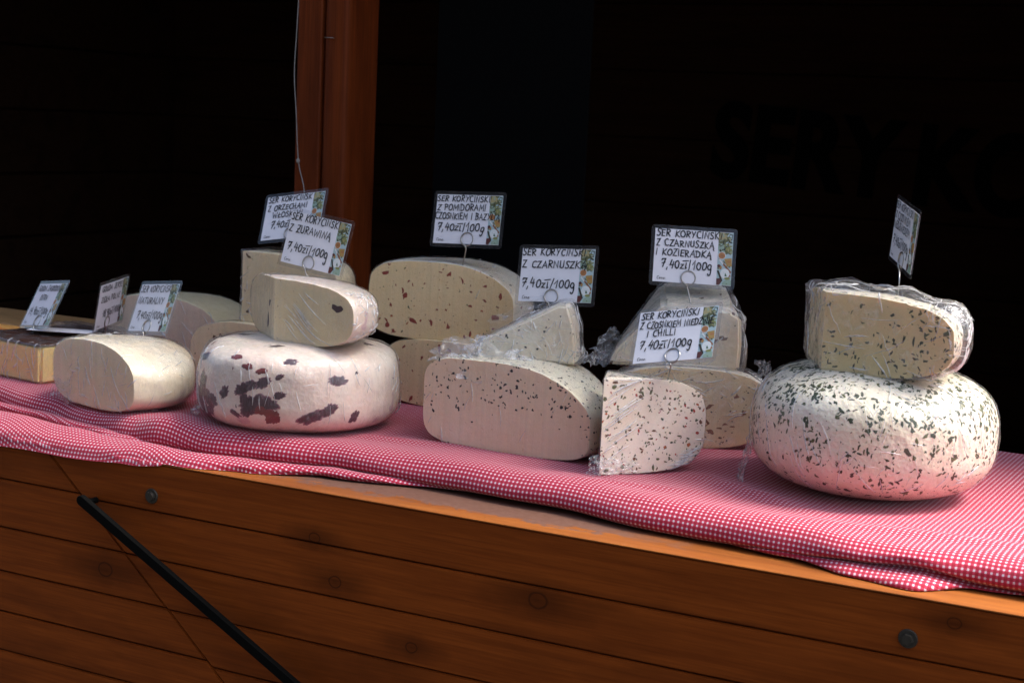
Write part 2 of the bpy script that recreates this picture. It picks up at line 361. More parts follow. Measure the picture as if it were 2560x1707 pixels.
for i in range(9):
    for z in (.9, 2.7, 4.4):
        wx = -10.8 + i * 2.2; w = bm_obj('window', box_bm(wx, wx + .95, -.02, .03, z, z + 1.2), M_FRAME, house, False)
        bm_obj('pane', box_bm(wx + .07, wx + .45, .031, .036, z + .07, z + 1.13), M_GLASS, w, False); bm_obj('pane', box_bm(wx + .50, wx + .88, .031, .036, z + .07, z + 1.13), M_GLASS, w, False)

# ------------------------------------------------------------------ the wooden market hut
hut = thing('market_hut', 'orange stained wooden market hut with plank counter and dark interior', 'market hut', (0, 0, -1.05))
def part(name, bm, mats, smooth=False):
    o = bm_obj(name, bm, mats, hut, smooth); o.location = (0, 0, 1.05); return o
X0, X1 = -3.3, .15
# front boards on both sides of the slanting seam (seam runs from the counter edge down to the right)
def seam_x(z): return -1.509 - (z + .002) * (.306 / .264)
def plank_poly(pts, y0, y1, bev=.0014):
    bm = bmesh.new(); a = [bm.verts.new((x, y0, z)) for x, z in pts]; b = [bm.verts.new((x, y1, z)) for x, z in pts]; k = len(pts)
    bm.faces.new(a); bm.faces.new(b[::-1])
    for i in range(k): bm.faces.new((a[i], b[i], b[(i + 1) % k], a[(i + 1) % k]))
    bmesh.ops.recalc_face_normals(bm, faces=bm.faces)
    bmesh.ops.bevel(bm, geom=list(bm.edges), offset=bev, segments=2, affect='EDGES')
    return bm
G = .0009
zr = [0.0] + [-.0621 - .0623 * k for k in range(16)]
zl = [0.0, -.0575, -.1245, -.1858, -.2425, -.297] + [-.297 - .0615 * (k + 1) for k in range(12)]
rnd = random.Random(4)
for k in range(16):
    zt, zb = zr[k] - (G if k else 0), zr[k + 1] + G
    if zb < -1.04: break
    jy = rnd.uniform(-.0012, .0012) if k else 0
    if k == 0:
        bm = plank_poly([(seam_x(zt) + .0012, zt), (X1, zt), (X1, zb), (seam_x(zb) + .0012, zb)], 0, .040)
    else:
        bm = plank_poly([(seam_x(zt) + .0012, zt), (X1, zt), (X1, zb), (seam_x(zb) + .0012, zb)], jy, .022)
    part('plank', bm, WOOD_FRONT)
for k in range(17):
    zt, zb = zl[k] - (G if k else 0), zl[k + 1] + G if k + 1 < len(zl) else -1.04
    if zt < -1.03 or zb >= zt: break
    part('plank', plank_poly([(X0, zt), (seam_x(zt) - .0012, zt), (seam_x(zb) - .0012, zb), (X0, zb)], rnd.uniform(-.001, .001), .022), WOOD_FRONT)
part('backing_panel', box_bm(X0, X1, .045, .06, -1.04, -.012), WOOD_FRONT)
# worn ledge board on top (4 mm overlap-free strip behind the first beam) and the counter boards
part('ledge_board', box_bm(X0, X1, .0405, .26, -.03, .0012, .0008), WOOD_LEDGE)
capz = .0008
part('beam_cap', box_bm(X0, X1, -.0007, .0395, .0002, .0018, .0007), WOOD_LEDGE)
for i in range(3):
    part('counter_board', box_bm(X0, X1, .262 + .13 * i, .388 + .13 * i, -.03, .0006, .001), WOOD_DARK)
part('display_shelf', box_bm(X0, X1, .205, .645, .0025, .032, .003), WOOD_PALE)
for bx in (-1.324, -.353):
    bz = -.042
    b = bmesh.new()
    bmesh.ops.create_cone(b, cap_ends=True, segments=28, radius1=.0100, radius2=.0092, depth=.0018, matrix=Matrix.Translation((bx, -.0012, bz)) @ Matrix.Rotation(R_(90), 4, 'X'))
    w = part('washer', b, DARK_STEEL)
    b = bmesh.new()
    bmesh.ops.create_cone(b, cap_ends=True, segments=6 if bx > -1 else 20, radius1=.0064, radius2=.0055, depth=.004, matrix=Matrix.Translation((bx, -.0042, bz)) @ Matrix.Rotation(R_(90), 4, 'X') @ Matrix.Rotation(.3, 4, 'Z'))
    nut = bm_obj('nut', b, DARK_STEEL, w, False); 
# black support bar
def bar():
    a = Vector((-1.421, -.022, -.058)); c = Vector((-1.079, -.022, -.236)); d = (c - a); L = d.length; d.normalize(); c = a + d * 1.05; L = 1.05
    nrm = Vector((0, -1, 0)); s = d.cross(nrm); hw = .0066; bm = bmesh.new(); ring = []
    for k in range(9):
        t = math.pi / 2 + math.pi * k / 8; ring.append(a + d * (hw + hw * math.cos(t + math.pi / 2 - math.pi / 2) * 1.0 - hw) + s * hw * math.sin(t))
    ring = [a + d * (-hw * math.sin(math.pi * k / 8)) + s * (hw * math.cos(math.pi * k / 8)) for k in range(9)] + [c - s * hw * .85, c + s * hw * .85]
    A = [bm.verts.new(p + nrm * .004) for p in ring]; B = [bm.verts.new(p - nrm * .004) for p in ring]; k = len(ring)
    bm.faces.new(A); bm.faces.new(B[::-1])
    for i in range(k): bm.faces.new((A[i], B[i], B[(i + 1) % k], A[(i + 1) % k]))
    bmesh.ops.recalc_face_normals(bm, faces=bm.faces)
    bmesh.ops.bevel(bm, geom=[e for e in bm.edges if abs((e.verts[0].co - e.verts[1].co).y) < .001], offset=.0007, segments=1, affect='EDGES')
    o = part('support_bar', bm, BLACK_METAL)
    b = bmesh.new()
    bmesh.ops.create_cone(b, cap_ends=True, segments=16, radius1=.004, radius2=.004, depth=.018, matrix=Matrix.Translation(a + d * .006 + Vector((0, .012, 0))) @ Matrix.Rotation(R_(90), 4, 'X'))
    bm_obj('pivot_pin', b, BLACK_METAL, o, False)
bar()
# cabin: interior floor, side walls, back wall boards, opening frame, roof
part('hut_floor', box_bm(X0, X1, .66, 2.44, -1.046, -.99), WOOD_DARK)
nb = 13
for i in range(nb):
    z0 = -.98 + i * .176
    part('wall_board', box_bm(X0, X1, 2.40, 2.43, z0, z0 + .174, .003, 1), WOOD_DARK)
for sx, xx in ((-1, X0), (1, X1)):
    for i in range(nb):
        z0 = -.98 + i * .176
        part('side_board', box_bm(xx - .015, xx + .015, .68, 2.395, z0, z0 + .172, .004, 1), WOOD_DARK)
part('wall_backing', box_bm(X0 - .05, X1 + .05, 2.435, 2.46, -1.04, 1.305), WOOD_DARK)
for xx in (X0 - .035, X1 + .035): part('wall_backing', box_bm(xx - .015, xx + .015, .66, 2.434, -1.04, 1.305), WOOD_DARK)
part('lintel', box_bm(X0, X1, .66, .72, .98, 1.30, .004), WOOD_FRONT)
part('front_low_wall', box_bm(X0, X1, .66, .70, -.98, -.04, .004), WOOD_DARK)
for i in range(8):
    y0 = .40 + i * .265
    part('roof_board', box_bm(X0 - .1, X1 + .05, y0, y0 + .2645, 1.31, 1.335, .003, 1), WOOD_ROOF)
part('roof_sheet', box_bm(X0 - .12, X1 + .07, -.05 + .43, 2.53, 1.337, 1.35), WOOD_ROOF)  # unseen roof; front and right edges placed to shade the counter's left
# posts: the one in view is made of two boards with a seam, its right side turned away from the light
def post(x0, x1, y0, y1, two):
    if two:
        p = part('post', box_bm(x0, x0 + .049, y0, y1, -.98, 1.30, .005, 3), WOOD_POST)
        q = bm_obj('post_board', box_bm(x0 + .0502, x1, y0 + .0015, y1, -.98, 1.30, .016, 5), WOOD_POST, p); sharp_by_angle(q, 50)
        s = bm_obj('staple', tube_bm([(x0 + .056, y0 + .003, .575), (x0 + .056, y0 - .0015, .576), (x0 + .073, y0 - .0015, .5755), (x0 + .073, y0 + .003, .5745)], .0008, 6), WIRE, p)
    else: part('post', box_bm(x0, x1, y0, y1, -.98, 1.30, .006, 3), WOOD_POST)
post(-1.588, -1.490, .66, .765, True)
post(X0 + .02, X0 + .12, .66, .76, False); post(X1 - .12, X1 - .02, .66, .76, False)
# a black cloth panel hung beside the post, and the black letters on the back wall
part('black_panel', box_bm(-1.459, -1.16, .90, .906, -.2, 1.2, .002, 1), BLACK_PAINT)
tc = bpy.data.curves.new('t', 'FONT'); tc.body = 'SERY KO'; tc.size = .235; tc.offset = .0085; tc.extrude = .002; tc.space_character = 1.03; tc.space_word = .62
to = bpy.data.objects.new('t', tc); COL.objects.link(to)
dg = bpy.context.evaluated_depsgraph_get(); lm = bpy.data.meshes.new_from_object(to.evaluated_get(dg)); bpy.data.objects.remove(to)
lo = link('wall_lettering', lm, hut, [BLACK_PAINT]); lo.location = (-1.505, 2.393, .345 + 1.05); lo.rotation_euler = (R_(90), R_(4.2), 0); lo.scale = (.93, 1.12, 1); lo['label'] = 'black painted capital letters on dark back wall'

# white string beside the post
sp = crom([(-1.576, .652, .78), (-1.578, .645, .594), (-1.5795, .643, .517), (-1.573, .642, .45), (-1.566, .642, .372), (-1.545, .63, .328), (-1.515, .60, .262)], 8)
sbm = tube_bm(sp, .0008, 6)
sto = bm_obj('string', sbm, STRING); tag(sto, 'thin off-white string with a knot hanging along the wooden post', 'string')
kn = bmesh.new(); bmesh.ops.create_icosphere(kn, subdivisions=2, radius=.0032, matrix=Matrix.Translation((-1.566, .641, .372)) @ Matrix.Diagonal((1, 1, 1.4, 1)))
bm_obj('knot', kn, STRING, sto)

# ------------------------------------------------------------------ gingham cloth
ZT = .036
ST = [  # x, control points (y,z) from the back edge of the shelf to the hem
 (-2.60, [(.66, ZT), (.40, ZT), (.25, ZT), (.190, .0385), (.158, .034), (.150, .014), (.166, .006), (.128, .022), (.108, .020), (.112, .008), (.066, .026), (.010, .011), (-.006, -.012)]),
 (-1.80, [(.66, ZT), (.40, ZT), (.25, ZT), (.186, .0385), (.154, .034), (.146, .014), (.162, .006), (.126, .022), (.106, .020), (.110, .008), (.066, .026), (.010, .011), (-.006, -.011)]),
 (-1.62, [(.66, ZT), (.36, ZT), (.22, ZT), (.150, .0370), (.122, .031), (.114, .013), (.128, .005), (.100, .020), (.084, .018), (.088, .007), (.052, .023), (.008, .010), (-.006, -.011)]),
 (-1.50, [(.66, ZT), (.36, ZT), (.19, ZT), (.112, .0350), (.088, .028), (.080, .012), (.094, .005), (.074, .018), (.061, .015), (.066, .006), (.040, .020), (.006, .010), (-.006, -.010)]),
 (-1.42, [(.66, ZT), (.36, ZT), (.17, ZT), (.100, .0400), (.072, .034), (.062, .014), (.082, .005), (.062, .015), (.050, .012), (.056, .005), (.034, .018), (.004, .010), (-.006, -.009)]),
 (-1.36, [(.66, ZT), (.36, ZT), (.16, ZT), (.094, .0480), (.062, .042), (.052, .016), (.078, .005), (.058, .013), (.048, .010), (.054, .005), (.030, .018), (.004, .011), (-.005, -.006)]),
 (-1.28, [(.66, ZT), (.36, ZT), (.16, ZT), (.086, .0410), (.058, .033), (.050, .014), (.074, .005), (.060, .011), (.052, .008), (.056, .005), (.030, .017), (.008, .012), (.000, .002)]),
 (-1.20, [(.66, ZT), (.36, ZT), (.17, ZT), (.100, .0385), (.072, .031), (.066, .014), (.090, .005), (.076, .010), (.070, .006), (.072, .005), (.048, .016), (.028, .011), (.024, .003)]),
 (-1.10, [(.66, ZT), (.36, ZT), (.18, ZT), (.116, .0380), (.091, .030), (.086, .014), (.104, .006), (.098, .010), (.094, .006), (.090, .011), (.074, .012), (.062, .008), (.064, .003)]),
 (-.95, [(.66, ZT), (.36, ZT), (.19, ZT), (.122, .0375), (.098, .029), (.091, .013), (.104, .005), (.112, .006), (.110, .005), (.105, .008), (.100, .009), (.094, .006), (.100, .003)]),
 (-.80, [(.66, ZT), (.36, ZT), (.17, ZT), (.112, .0375), (.088, .029), (.080, .013), (.092, .004), (.104, .003), (.110, .0035), (.115, .004), (.12, .005), (.122, .004), (.126, .003)]),
 (-.65, [(.66, ZT), (.36, ZT), (.16, ZT), (.094, .0370), (.068, .029), (.060, .013), (.070, .004), (.084, .003), (.094, .0035), (.10, .004), (.108, .005), (.114, .004), (.120, .003)]),
 (-.50, [(.66, ZT), (.36, ZT), (.15, ZT), (.084, .0370), (.060, .028), (.053, .012), (.060, .008), (.052, .009), (.050, .005), (.058, .003), (.08, .004), (.09, .004), (.10, .003)]),
 (-.42, [(.66, ZT), (.36, ZT), (.14, ZT), (.070, .0375), (.046, .030), (.040, .020), (.050, .014), (.036, .014), (.026, .008), (.028, .003), (.05, .003), (.07, .004), (.09, .003)]),
 (-.36, [(.66, ZT), (.36, ZT), (.14, ZT), (.066, .0385), (.044, .034), (.040, .026), (.052, .018), (.036, .016), (.020, .010), (.018, .003), (.04, .003), (.06, .004), (.08, .003)]),
 (-.30, [(.66, ZT), (.36, ZT), (.15, ZT), (.082, .0370), (.060, .029), (.054, .014), (.066, .007), (.062, .006), (.060, .004), (.07, .003), (.08, .004), (.09, .004), (.10, .003)]),
 (-.15, [(.66, ZT), (.36, ZT), (.15, ZT), (.080, .0370), (.056, .030), (.048, .014), (.060, .006), (.070, .005), (.080, .004), (.09, .003), (.095, .004), (.10, .004), (.11, .003)]),
 (.90, [(.66, ZT), (.36, ZT), (.15, ZT), (.080, .0370), (.056, .030), (.048, .014), (.060, .006), (.070, .005), (.080, .004), (.09, .003), (.095, .004), (.10, .004), (.11, .003)]),
]
def cloth():
    xs = []; x = -2.6
    while x < .9: xs.append(x); x += .0045 if -1.95 < x < -.05 else .02
    NB = 13; SUB = 9
    def prof(x):
        i = 0
        while i < len(ST) - 2 and ST[i + 1][0] < x: i += 1
        a, b = ST[max(i - 1, 0)], ST[i]; c, d = ST[i + 1], ST[min(i + 2, len(ST) - 1)]
        t = (x - b[0]) / (c[0] - b[0]); t = min(max(t, 0), 1); s = t * t * (3 - 2 * t)
        pts = [(b[1][k][0] * (1 - s) + c[1][k][0] * s, b[1][k][1] * (1 - s) + c[1][k][1] * s) for k in range(NB)]
        return [(p.x, p.y) for p in crom([(q[0], q[1], 0) for q in pts], SUB)]
    verts, uvs = [], []; row = None
    for x in xs:
        pr = prof(x); L = 0; v = []
        row = len(pr)
        for k, (y, z) in enumerate(pr):
            if k: L += math.hypot(y - pr[k - 1][0], z - pr[k - 1][1])
            v.append(L)
        Lref = v[3 * SUB]
        for k, (y, z) in enumerate(pr):
            edge = min(1, max(0, (.35 - y) / .15))
            dz = noise.noise((x * 7, y * 16, 3.1)) * .0016 * edge + noise.noise((x * 16 + y * 9, y * 34, 7.7)) * .0009 * edge
            dy = 0
            if k > 3 * SUB - 4:
                w = min(1, (k - 3 * SUB + 4) / 8)
                dy = (noise.noise((x * 7, k * .04, 1.3)) * .0045 + noise.noise((x * 19 + k * .06, k * .05, 9.3)) * .0012) * w
                dz += noise.noise((x * 13, k * .10, 5.5)) * .0014 * w
                if z + dz < .0028 and y + dy > -.002: dz = .0028 - z
            # soft creases running out from under the big wheel and the cut pieces
            for (cx, cy, ang, ln, wd, am) in ((-.60, .20, -28, .16, .012, .004), (-.36, .12, 8, .2, .016, .0035), (-.72, .14, 12, .14, .011, .003), (-1.05, .19, 14, .2, .012, .003), (-.22, .22, 20, .22, .02, .004), (-1.12, .24, -25, .12, .012, .0026)):
                ca, sa = math.cos(R_(ang)), math.sin(R_(ang)); ux = (x - cx) * ca + (y - cy) * sa; uy = -(x - cx) * sa + (y - cy) * ca
                if abs(ux) < ln and k < 4 * SUB: dz += am * math.exp(-(uy / wd) ** 2) * (1 - (ux / ln) ** 2) ** 2
            verts.append((x, y + dy, z + dz)); uvs.append((x * 1.0, v[k] - Lref))
    faces = []
    for i in range(len(xs) - 1):
        for k in range(row - 1):
            a = i * row + k; faces.append((a, a + 1, a + row + 1, a + row))
    o = py_obj('tablecloth', verts, faces, GINGHAM, None, True)
    uv = o.data.uv_layers.new(name='UVMap')
    for lp in o.data.loops: uv.data[lp.index].uv = uvs[lp.vertex_index]
    return tag(o, 'rumpled red and white gingham cloth spread along the counter', 'tablecloth')
cloth()

# ------------------------------------------------------------------ cheeses
def wheel_bm(R, h, m=3.2, seed=0, lump=.002, n=132, k=22, grow=0.0, droop=0.0):
    R += grow; bm = bmesh.new(); rings = []
    ts = [-90 + 180 * i / (2 * k) for i in range(2 * k + 1)]
    for t in ts[1:-1]:
        c, s = math.cos(R_(t)), math.sin(R_(t))
        r = R * abs(c) ** (2 / m); z = (h / 2 + grow) * math.copysign(abs(s) ** (2 / m), s) + h / 2
        z = max(z, .0 if not grow else .0006)
        ring = []
        for j in range(n):
            a = 2 * math.pi * j / n; p = Vector((r * math.cos(a), r * math.sin(a), z))
            d = 1 + lump / R * (noise.noise(p * 9 + Vector((seed, 0, 0))) + .4 * noise.noise(p * 28 + Vector((0, seed, 0))))
            p.x *= d; p.y *= d
            if z > h * .55: p.z += lump * .8 * noise.noise(p * 11 + Vector((0, 0, seed)))
            if not grow:
                e = .00055 * (noise.noise(p * 120 + Vector((seed, 3, 0))) + noise.noise(p * 70)) * (1 if z > .004 else 0)
                p.x *= 1 + e / R; p.y *= 1 + e / R; p.z += e
            if droop and p.x > 0: p.z *= 1 - droop * (p.x / R) ** 2
            ring.append(bm.verts.new(p))
        rings.append(ring)
    for A, B in zip(rings, rings[1:]):
        for j in range(n): bm.faces.new((A[j], A[(j + 1) % n], B[(j + 1) % n], B[j]))
    b = bm.verts.new((0, 0, 0.0 if not grow else .0006)); t = bm.verts.new((0, 0, h + grow))
    for j in range(n):
        bm.faces.new((b, rings[0][(j + 1) % n], rings[0][j])); bm.faces.new((t, rings[-1][j], rings[-1][(j + 1) % n]))
    return bm
def cut_bm(bm, cuts, grow=0, bev=.0022):
    for ang, d in cuts:
        nrm = Vector((math.cos(R_(ang)), math.sin(R_(ang)), 0))
        r = bmesh.ops.bisect_plane(bm, geom=bm.verts[:] + bm.edges[:] + bm.faces[:], plane_co=nrm * (d + grow), plane_no=nrm, clear_outer=True)
        ed = [e for e in r['geom_cut'] if isinstance(e, bmesh.types.BMEdge)]
        res = bmesh.ops.contextual_create(bm, geom=ed)
        for f in res['faces']: f.material_index = 1
    bmesh.ops.recalc_face_normals(bm, faces=bm.faces)
    if cuts and bev:
        es = [e for e in bm.edges if len(e.link_faces) == 2 and e.link_faces[0].material_index != e.link_faces[1].material_index or (len(e.link_faces) == 2 and e.link_faces[0].material_index == 1 and e.calc_face_angle(0) > .3)]
        bmesh.ops.bevel(bm, geom=es, offset=bev, segments=2, affect='EDGES', clamp_overlap=True)
    return bm
def prism_bm(poly, y0, y1, bev=.004, front_scale=None, grow=0):
    bm = bmesh.new(); fs = front_scale or (lambda x, z: (x, z))
    cx = sum(p[0] for p in poly) / len(poly); cz = sum(p[1] for p in poly) / len(poly)
    def gp(x, z):
        if not grow: return x, z
        dx, dz = x - cx, z - cz; l = math.hypot(dx, dz); return x + dx / l * grow, max(.0006, z + dz / l * grow)
    a = [bm.verts.new((*[gp(*fs(x, z))[0]], y0 - grow, gp(*fs(x, z))[1])) for x, z in poly]; b = [bm.verts.new((gp(x, z)[0], y1 + grow, gp(x, z)[1])) for x, z in poly]; k = len(poly)
    bm.faces.new(a); bm.faces.new(b[::-1])
    for i in range(k): bm.faces.new((a[i], b[i], b[(i + 1) % k], a[(i + 1) % k]))
    bmesh.ops.recalc_face_normals(bm, faces=bm.faces)
    if bev: bmesh.ops.bevel(bm, geom=list(bm.edges), offset=bev, segments=3, affect='EDGES')
    return bm
def remesh(bm, voxel):
    me = bpy.data.meshes.new('r'); bm.to_mesh(me); bm.free()
    o = bpy.data.objects.new('r', me); COL.objects.link(o)
    md = o.modifiers.new('r', 'REMESH'); md.mode = 'VOXEL'; md.voxel_size = voxel
    dg = bpy.context.evaluated_depsgraph_get(); out = bpy.data.meshes.new_from_object(o.evaluated_get(dg))
    bpy.data.objects.remove(o); b = bmesh.new(); b.from_mesh(out); bpy.data.meshes.remove(out)
    bmesh.ops.smooth_vert(b, verts=b.verts, factor=.5, use_axis_x=True, use_axis_y=True, use_axis_z=True)
    b.normal_update(); return b
def wrinkle(b, amp, seed, scale=30, bulge=0.0, dirn=(1, 1, 1), bulge_fn=None):
    for v in b.verts:
        p = v.co; q = Vector((p.x * dirn[0], p.y * dirn[1], p.z * dirn[2])) * scale + Vector((seed * 3.1, seed * 1.7, seed))
        r = 1 - abs(noise.noise(q)) * 2.2; r2 = 1 - abs(noise.noise(q * 2.3)) * 2.2
        d = amp * (max(r, 0) ** 3 + .5 * max(r2, 0) ** 3)
        if bulge_fn: d += bulge_fn(p, v.normal) * (.55 + .6 * noise.noise(p * 26 + Vector((seed, 2, 0))))
        v.co = p + v.normal * d
        if v.co.z < .0008: v.co.z = .0008
def creases(name, bvh, segs, parent, seed=0, w=.0011):
    """raised pinched folds of film laid on a surface: segs = [(p0, p1, width)] in local space"""
    bm = bmesh.new(); rg = random.Random(seed)
    for p0, p1, wd in segs:
        p0, p1 = Vector(p0), Vector(p1); N = 12; rows = []; t = (p1 - p0)
        if t.length < 1e-4: continue
        side_j = rg.uniform(-1, 1) * .06 * t.length
        for i in range(N + 1):
            u = i / N; p = p0.lerp(p1, u)
            q = bvh.find_nearest(p)
            if q[0] is None: continue
            pos, nr = q[0], q[1]
            tt = (t - nr * t.dot(nr))
            if tt.length < 1e-6: continue
            s = nr.cross(tt.normalized())
            pos = pos + s * side_j * math.sin(math.pi * u)
            q = bvh.find_nearest(pos); pos, nr = q[0], q[1]
            ww = wd * math.sin(math.pi * (u * .96 + .02)) ** .7 * (1 + .35 * noise.noise(Vector((u * 6, seed, p0.x * 50))))
            rows.append((pos - s * ww - nr * .0002, pos + nr * ww * 1.1 + nr * .0003 + s * ww * .25, pos + s * ww - nr * .0002))
        vs = [[bm.verts.new(c) for c in r] for r in rows]
        for A, B in zip(vs, vs[1:]):
            bm.faces.new((A[0], A[1], B[1], B[0])); bm.faces.new((A[1], A[2], B[2], B[1]))
    bmesh.ops.recalc_face_normals(bm, faces=bm.faces)
    o = bm_obj(name, bm, FOLD, parent, True); tag(o, kind='stuff'); return o

def flecks(name, bvh, tris, count, size, aspect, mats, parent, seed, dens=None, jag=.55, orient=None, off=.0004, single=False, nv=8):
    """irregular little pieces lying in the cheese surface; tris = [(a,b,c,normal,area)]"""
    rg = random.Random(seed); tot = []; s = 0
    for t in tris: s += t[4]; tot.append(s)
    import bisect as bs
    bms = []; bm = None; done = 0; tries = 0
    while done < count and tries < count * 30:
        tries += 1
        t = tris[min(bs.bisect(tot, rg.random() * s), len(tris) - 1)]
        u, v = rg.random(), rg.random()
        if u + v > 1: u, v = 1 - u, 1 - v
        p = t[0] + (t[1] - t[0]) * u + (t[2] - t[0]) * v; nr = t[3]
        if dens and rg.random() > dens(p, nr): continue
        if bm is None: bm = bmesh.new()
        fleck(bm, bvh, p, nr, rg.uniform(*size) * (1.0 if rg.random() < .8 else 1.4), rg.uniform(*aspect), rg, rg.randrange(len(mats)), jag, orient, off, nv)
        done += 1
        if single: bms.append(bm); bm = None
    out = []
    for b in (bms if single else [bm]):
        if b is None: continue
        o = bm_obj(name, b, mats, parent, True)
        if not single: tag(o, kind='stuff')
        out.append(o)
    return out
def fleck(bm, bvh, p, nr, sz, asp, rg, mi, jag, orient=None, off=.0004, nv=8):
    a = nr.orthogonal().normalized(); b = nr.cross(a)
    if orient is not None:
        o = Vector(orient) - nr * nr.dot(Vector(orient))
        if o.length > .1: a = o.normalized(); b = nr.cross(a)
        th = rg.gauss(0, .5)
    else: th = rg.random() * math.pi
    a2 = a * math.cos(th) + b * math.sin(th); b2 = -a * math.sin(th) + b * math.cos(th)
    bend = rg.uniform(-.5, .5); ring = []
    for k in range(nv):
        f = 2 * math.pi * k / nv; r = sz * (1 + rg.uniform(-jag, jag))
        x = r * math.cos(f); y = r * math.sin(f) / asp + bend * (r * math.cos(f)) ** 2 / sz * .6
        q = p + a2 * x + b2 * y
        h = bvh.find_nearest(q)
        if h[0] is not None and (h[0] - q).length < sz: q = h[0] + h[1] * off * .4
        ring.append(bm.verts.new(q))
    h = bvh.find_nearest(p); c = bm.verts.new(h[0] + h[1] * (off * .6 + sz * .03))
    for k in range(nv):
        f = bm.faces.new((ring[k], ring[(k + 1) % nv], c)); f.material_index = mi
def surf(bm):
    bm.normal_update(); bmesh.ops.triangulate(bm, faces=bm.faces)
    tr = [(f.verts[0].co.copy(), f.verts[1].co.copy(), f.verts[2].co.copy(), f.normal.copy(), f.calc_area()) for f in bm.faces]
    return BVHTree.FromBMesh(bm), tr

class Ch: pass
def make_cheese(name, label, loc, rot, body_fn, mats, film=None, film_fn=None, voxel=.0031, grow=.0016, wr=(.0012, 30), bulge=None, wd=(1, 1, .35), seed=1, part_name='cheese_body'):
    c = Ch(); c.t = thing(name, label, 'cheese', loc, R_(rot), 'cheeses on the gingham counter')
    bm = body_fn(0); c.body = bm_obj(part_name, bm.copy(), mats, c.t, True); sharp_by_angle(c.body, 40)
    c.bvh, c.tris = surf(bm); bm.free()
    if film:
        fb = remesh((film_fn or body_fn)(grow), voxel); wrinkle(fb, wr[0], seed, wr[1], bulge_fn=bulge, dirn=wd)
        fb.normal_update(); c.film = bm_obj('cling_film', fb.copy(), film, c.t, True)
        c.fbvh = BVHTree.FromBMesh(fb); fb.free()
    return c
def wheelish(R, h, m, cuts, seed, lump=.002, bev=.0022, droop=0.0):
    def fn(g):
        return cut_bm(wheel_bm(R, h, m, seed, lump, grow=g, droop=droop), cuts, g, bev if not g else 0)
    return fn
def random_segs(c, n, length, ang, spread, seed, w=(.0004, .0010), cond=None, face=None):
    """random fold lines on the film: direction given in the local x/z (front) plane"""
    rg = random.Random(seed); segs = []; tr = [t for t in c.tris if (cond is None or cond((t[0] + t[1] + t[2]) / 3, t[3]))]
    s = sum(t[4] for t in tr)
    for i in range(n):
        x = rg.random() * s
        for t in tr:
            x -= t[4]
            if x <= 0: break
        u, v = rg.random(), rg.random()
        if u + v > 1: u, v = 1 - u, 1 - v
        p = t[0] + (t[1] - t[0]) * u + (t[2] - t[0]) * v
        a = R_(ang + rg.gauss(0, spread)); up = Vector((0, 0, 1)); e = up.cross(t[3])
        if e.length < .3: e = Vector((1, 0, 0)); up = Vector((0, 1, 0))
        e.normalize(); L = rg.uniform(*length)
        d = e * math.cos(a) + up * math.sin(a)
        segs.append((p - d * L / 2, p + d * L / 2, rg.uniform(*w) * (1.9 if rg.random() < .25 else .9)))
    return segs
front = lambda p, n: n.y < -.35
def loose_film(name, parent, loc, size, rot, seed, amp=.008, mat=None, nx=26, ny=18, curl=0.0):
    """a crumpled free end of film: a ragged sheet of facets"""
    bm = bmesh.new(); M = Matrix.Translation(loc) @ Matrix.Rotation(R_(rot[2]), 4, 'Z') @ Matrix.Rotation(R_(rot[1]), 4, 'Y') @ Matrix.Rotation(R_(rot[0]), 4, 'X'); V = []
    for j in range(ny + 1):
        for i in range(nx + 1):
            u, v = i / nx - .5, j / ny - .5
            k = 1 - .35 * abs(noise.noise(Vector((u * 3 + seed, v * 3, 1.1)))) * 2
            x = u * size[0] * (k if abs(u) > .3 else 1); y = v * size[1] * (1 + .5 * noise.noise(Vector((u * 4, seed, 2.2))))
            q = Vector((u * 7 + seed, v * 6, seed * .7))
            z = amp * (noise.noise(q) * 1.3 + abs(noise.noise(q * 1.8)) * .8 + .2 * abs(noise.noise(q * 3.6))) + curl * (u * u * 4)
            V.append(bm.verts.new(M @ Vector((x, y, z))))
    for j in range(ny):
        for i in range(nx):
            a = j * (nx + 1) + i; bm.faces.new((V[a], V[a + 1], V[a + nx + 2], V[a + nx + 1]))
    o = bm_obj(name, bm, mat or TAIL, parent, True); return o

# --- bear's garlic wheel and the wedge on it
O_H = .152
wO = make_cheese('round_cheese', 'whole white cheese wheel covered in dark green herb flecks', (-.483, .304, ZT), 0,
                 wheelish(.143, O_H, 2.9, [], 11, .0022), [M_HERB_RIND], FILM_TIGHT, wr=(.0010, 38), seed=3, grow=.0013)
top_d = lambda p, n: (.20 + .80 * min(1, max(0, n.z * .8 + .25))) * (1 if noise.noise(p * 24) + .5 * noise.noise(p * 60) > -.05 else .22)
flecks('herb_flecks', wO.bvh, wO.tris, 2900, (.0011, .0038), (1.2, 3.4), [B_HERB, B_HERB, B_HERB2], wO.t, 5, top_d)
flecks('herb_crumbs', wO.bvh, wO.tris, 1500, (.0006, .0013), (1.2, 2.4), [B_HERB, B_HERB2], wO.t, 6, None, nv=5)
creases('film_creases', wO.fbvh, random_segs(wO, 46, (.015, .06), 112, 14, 8, (.0003, .0007), lambda p, n: n.y < -.2 and p.z > .03) + random_segs(wO, 24, (.012, .03), 30, 35, 18, (.0003, .0008), lambda p, n: n.y < -.3 and p.x > 0), wO.t, 3)
loose_film('film_tail', wO.t, (-.135, -.06, .028), (.03, .06), (80, 10, -60), 4, .004)

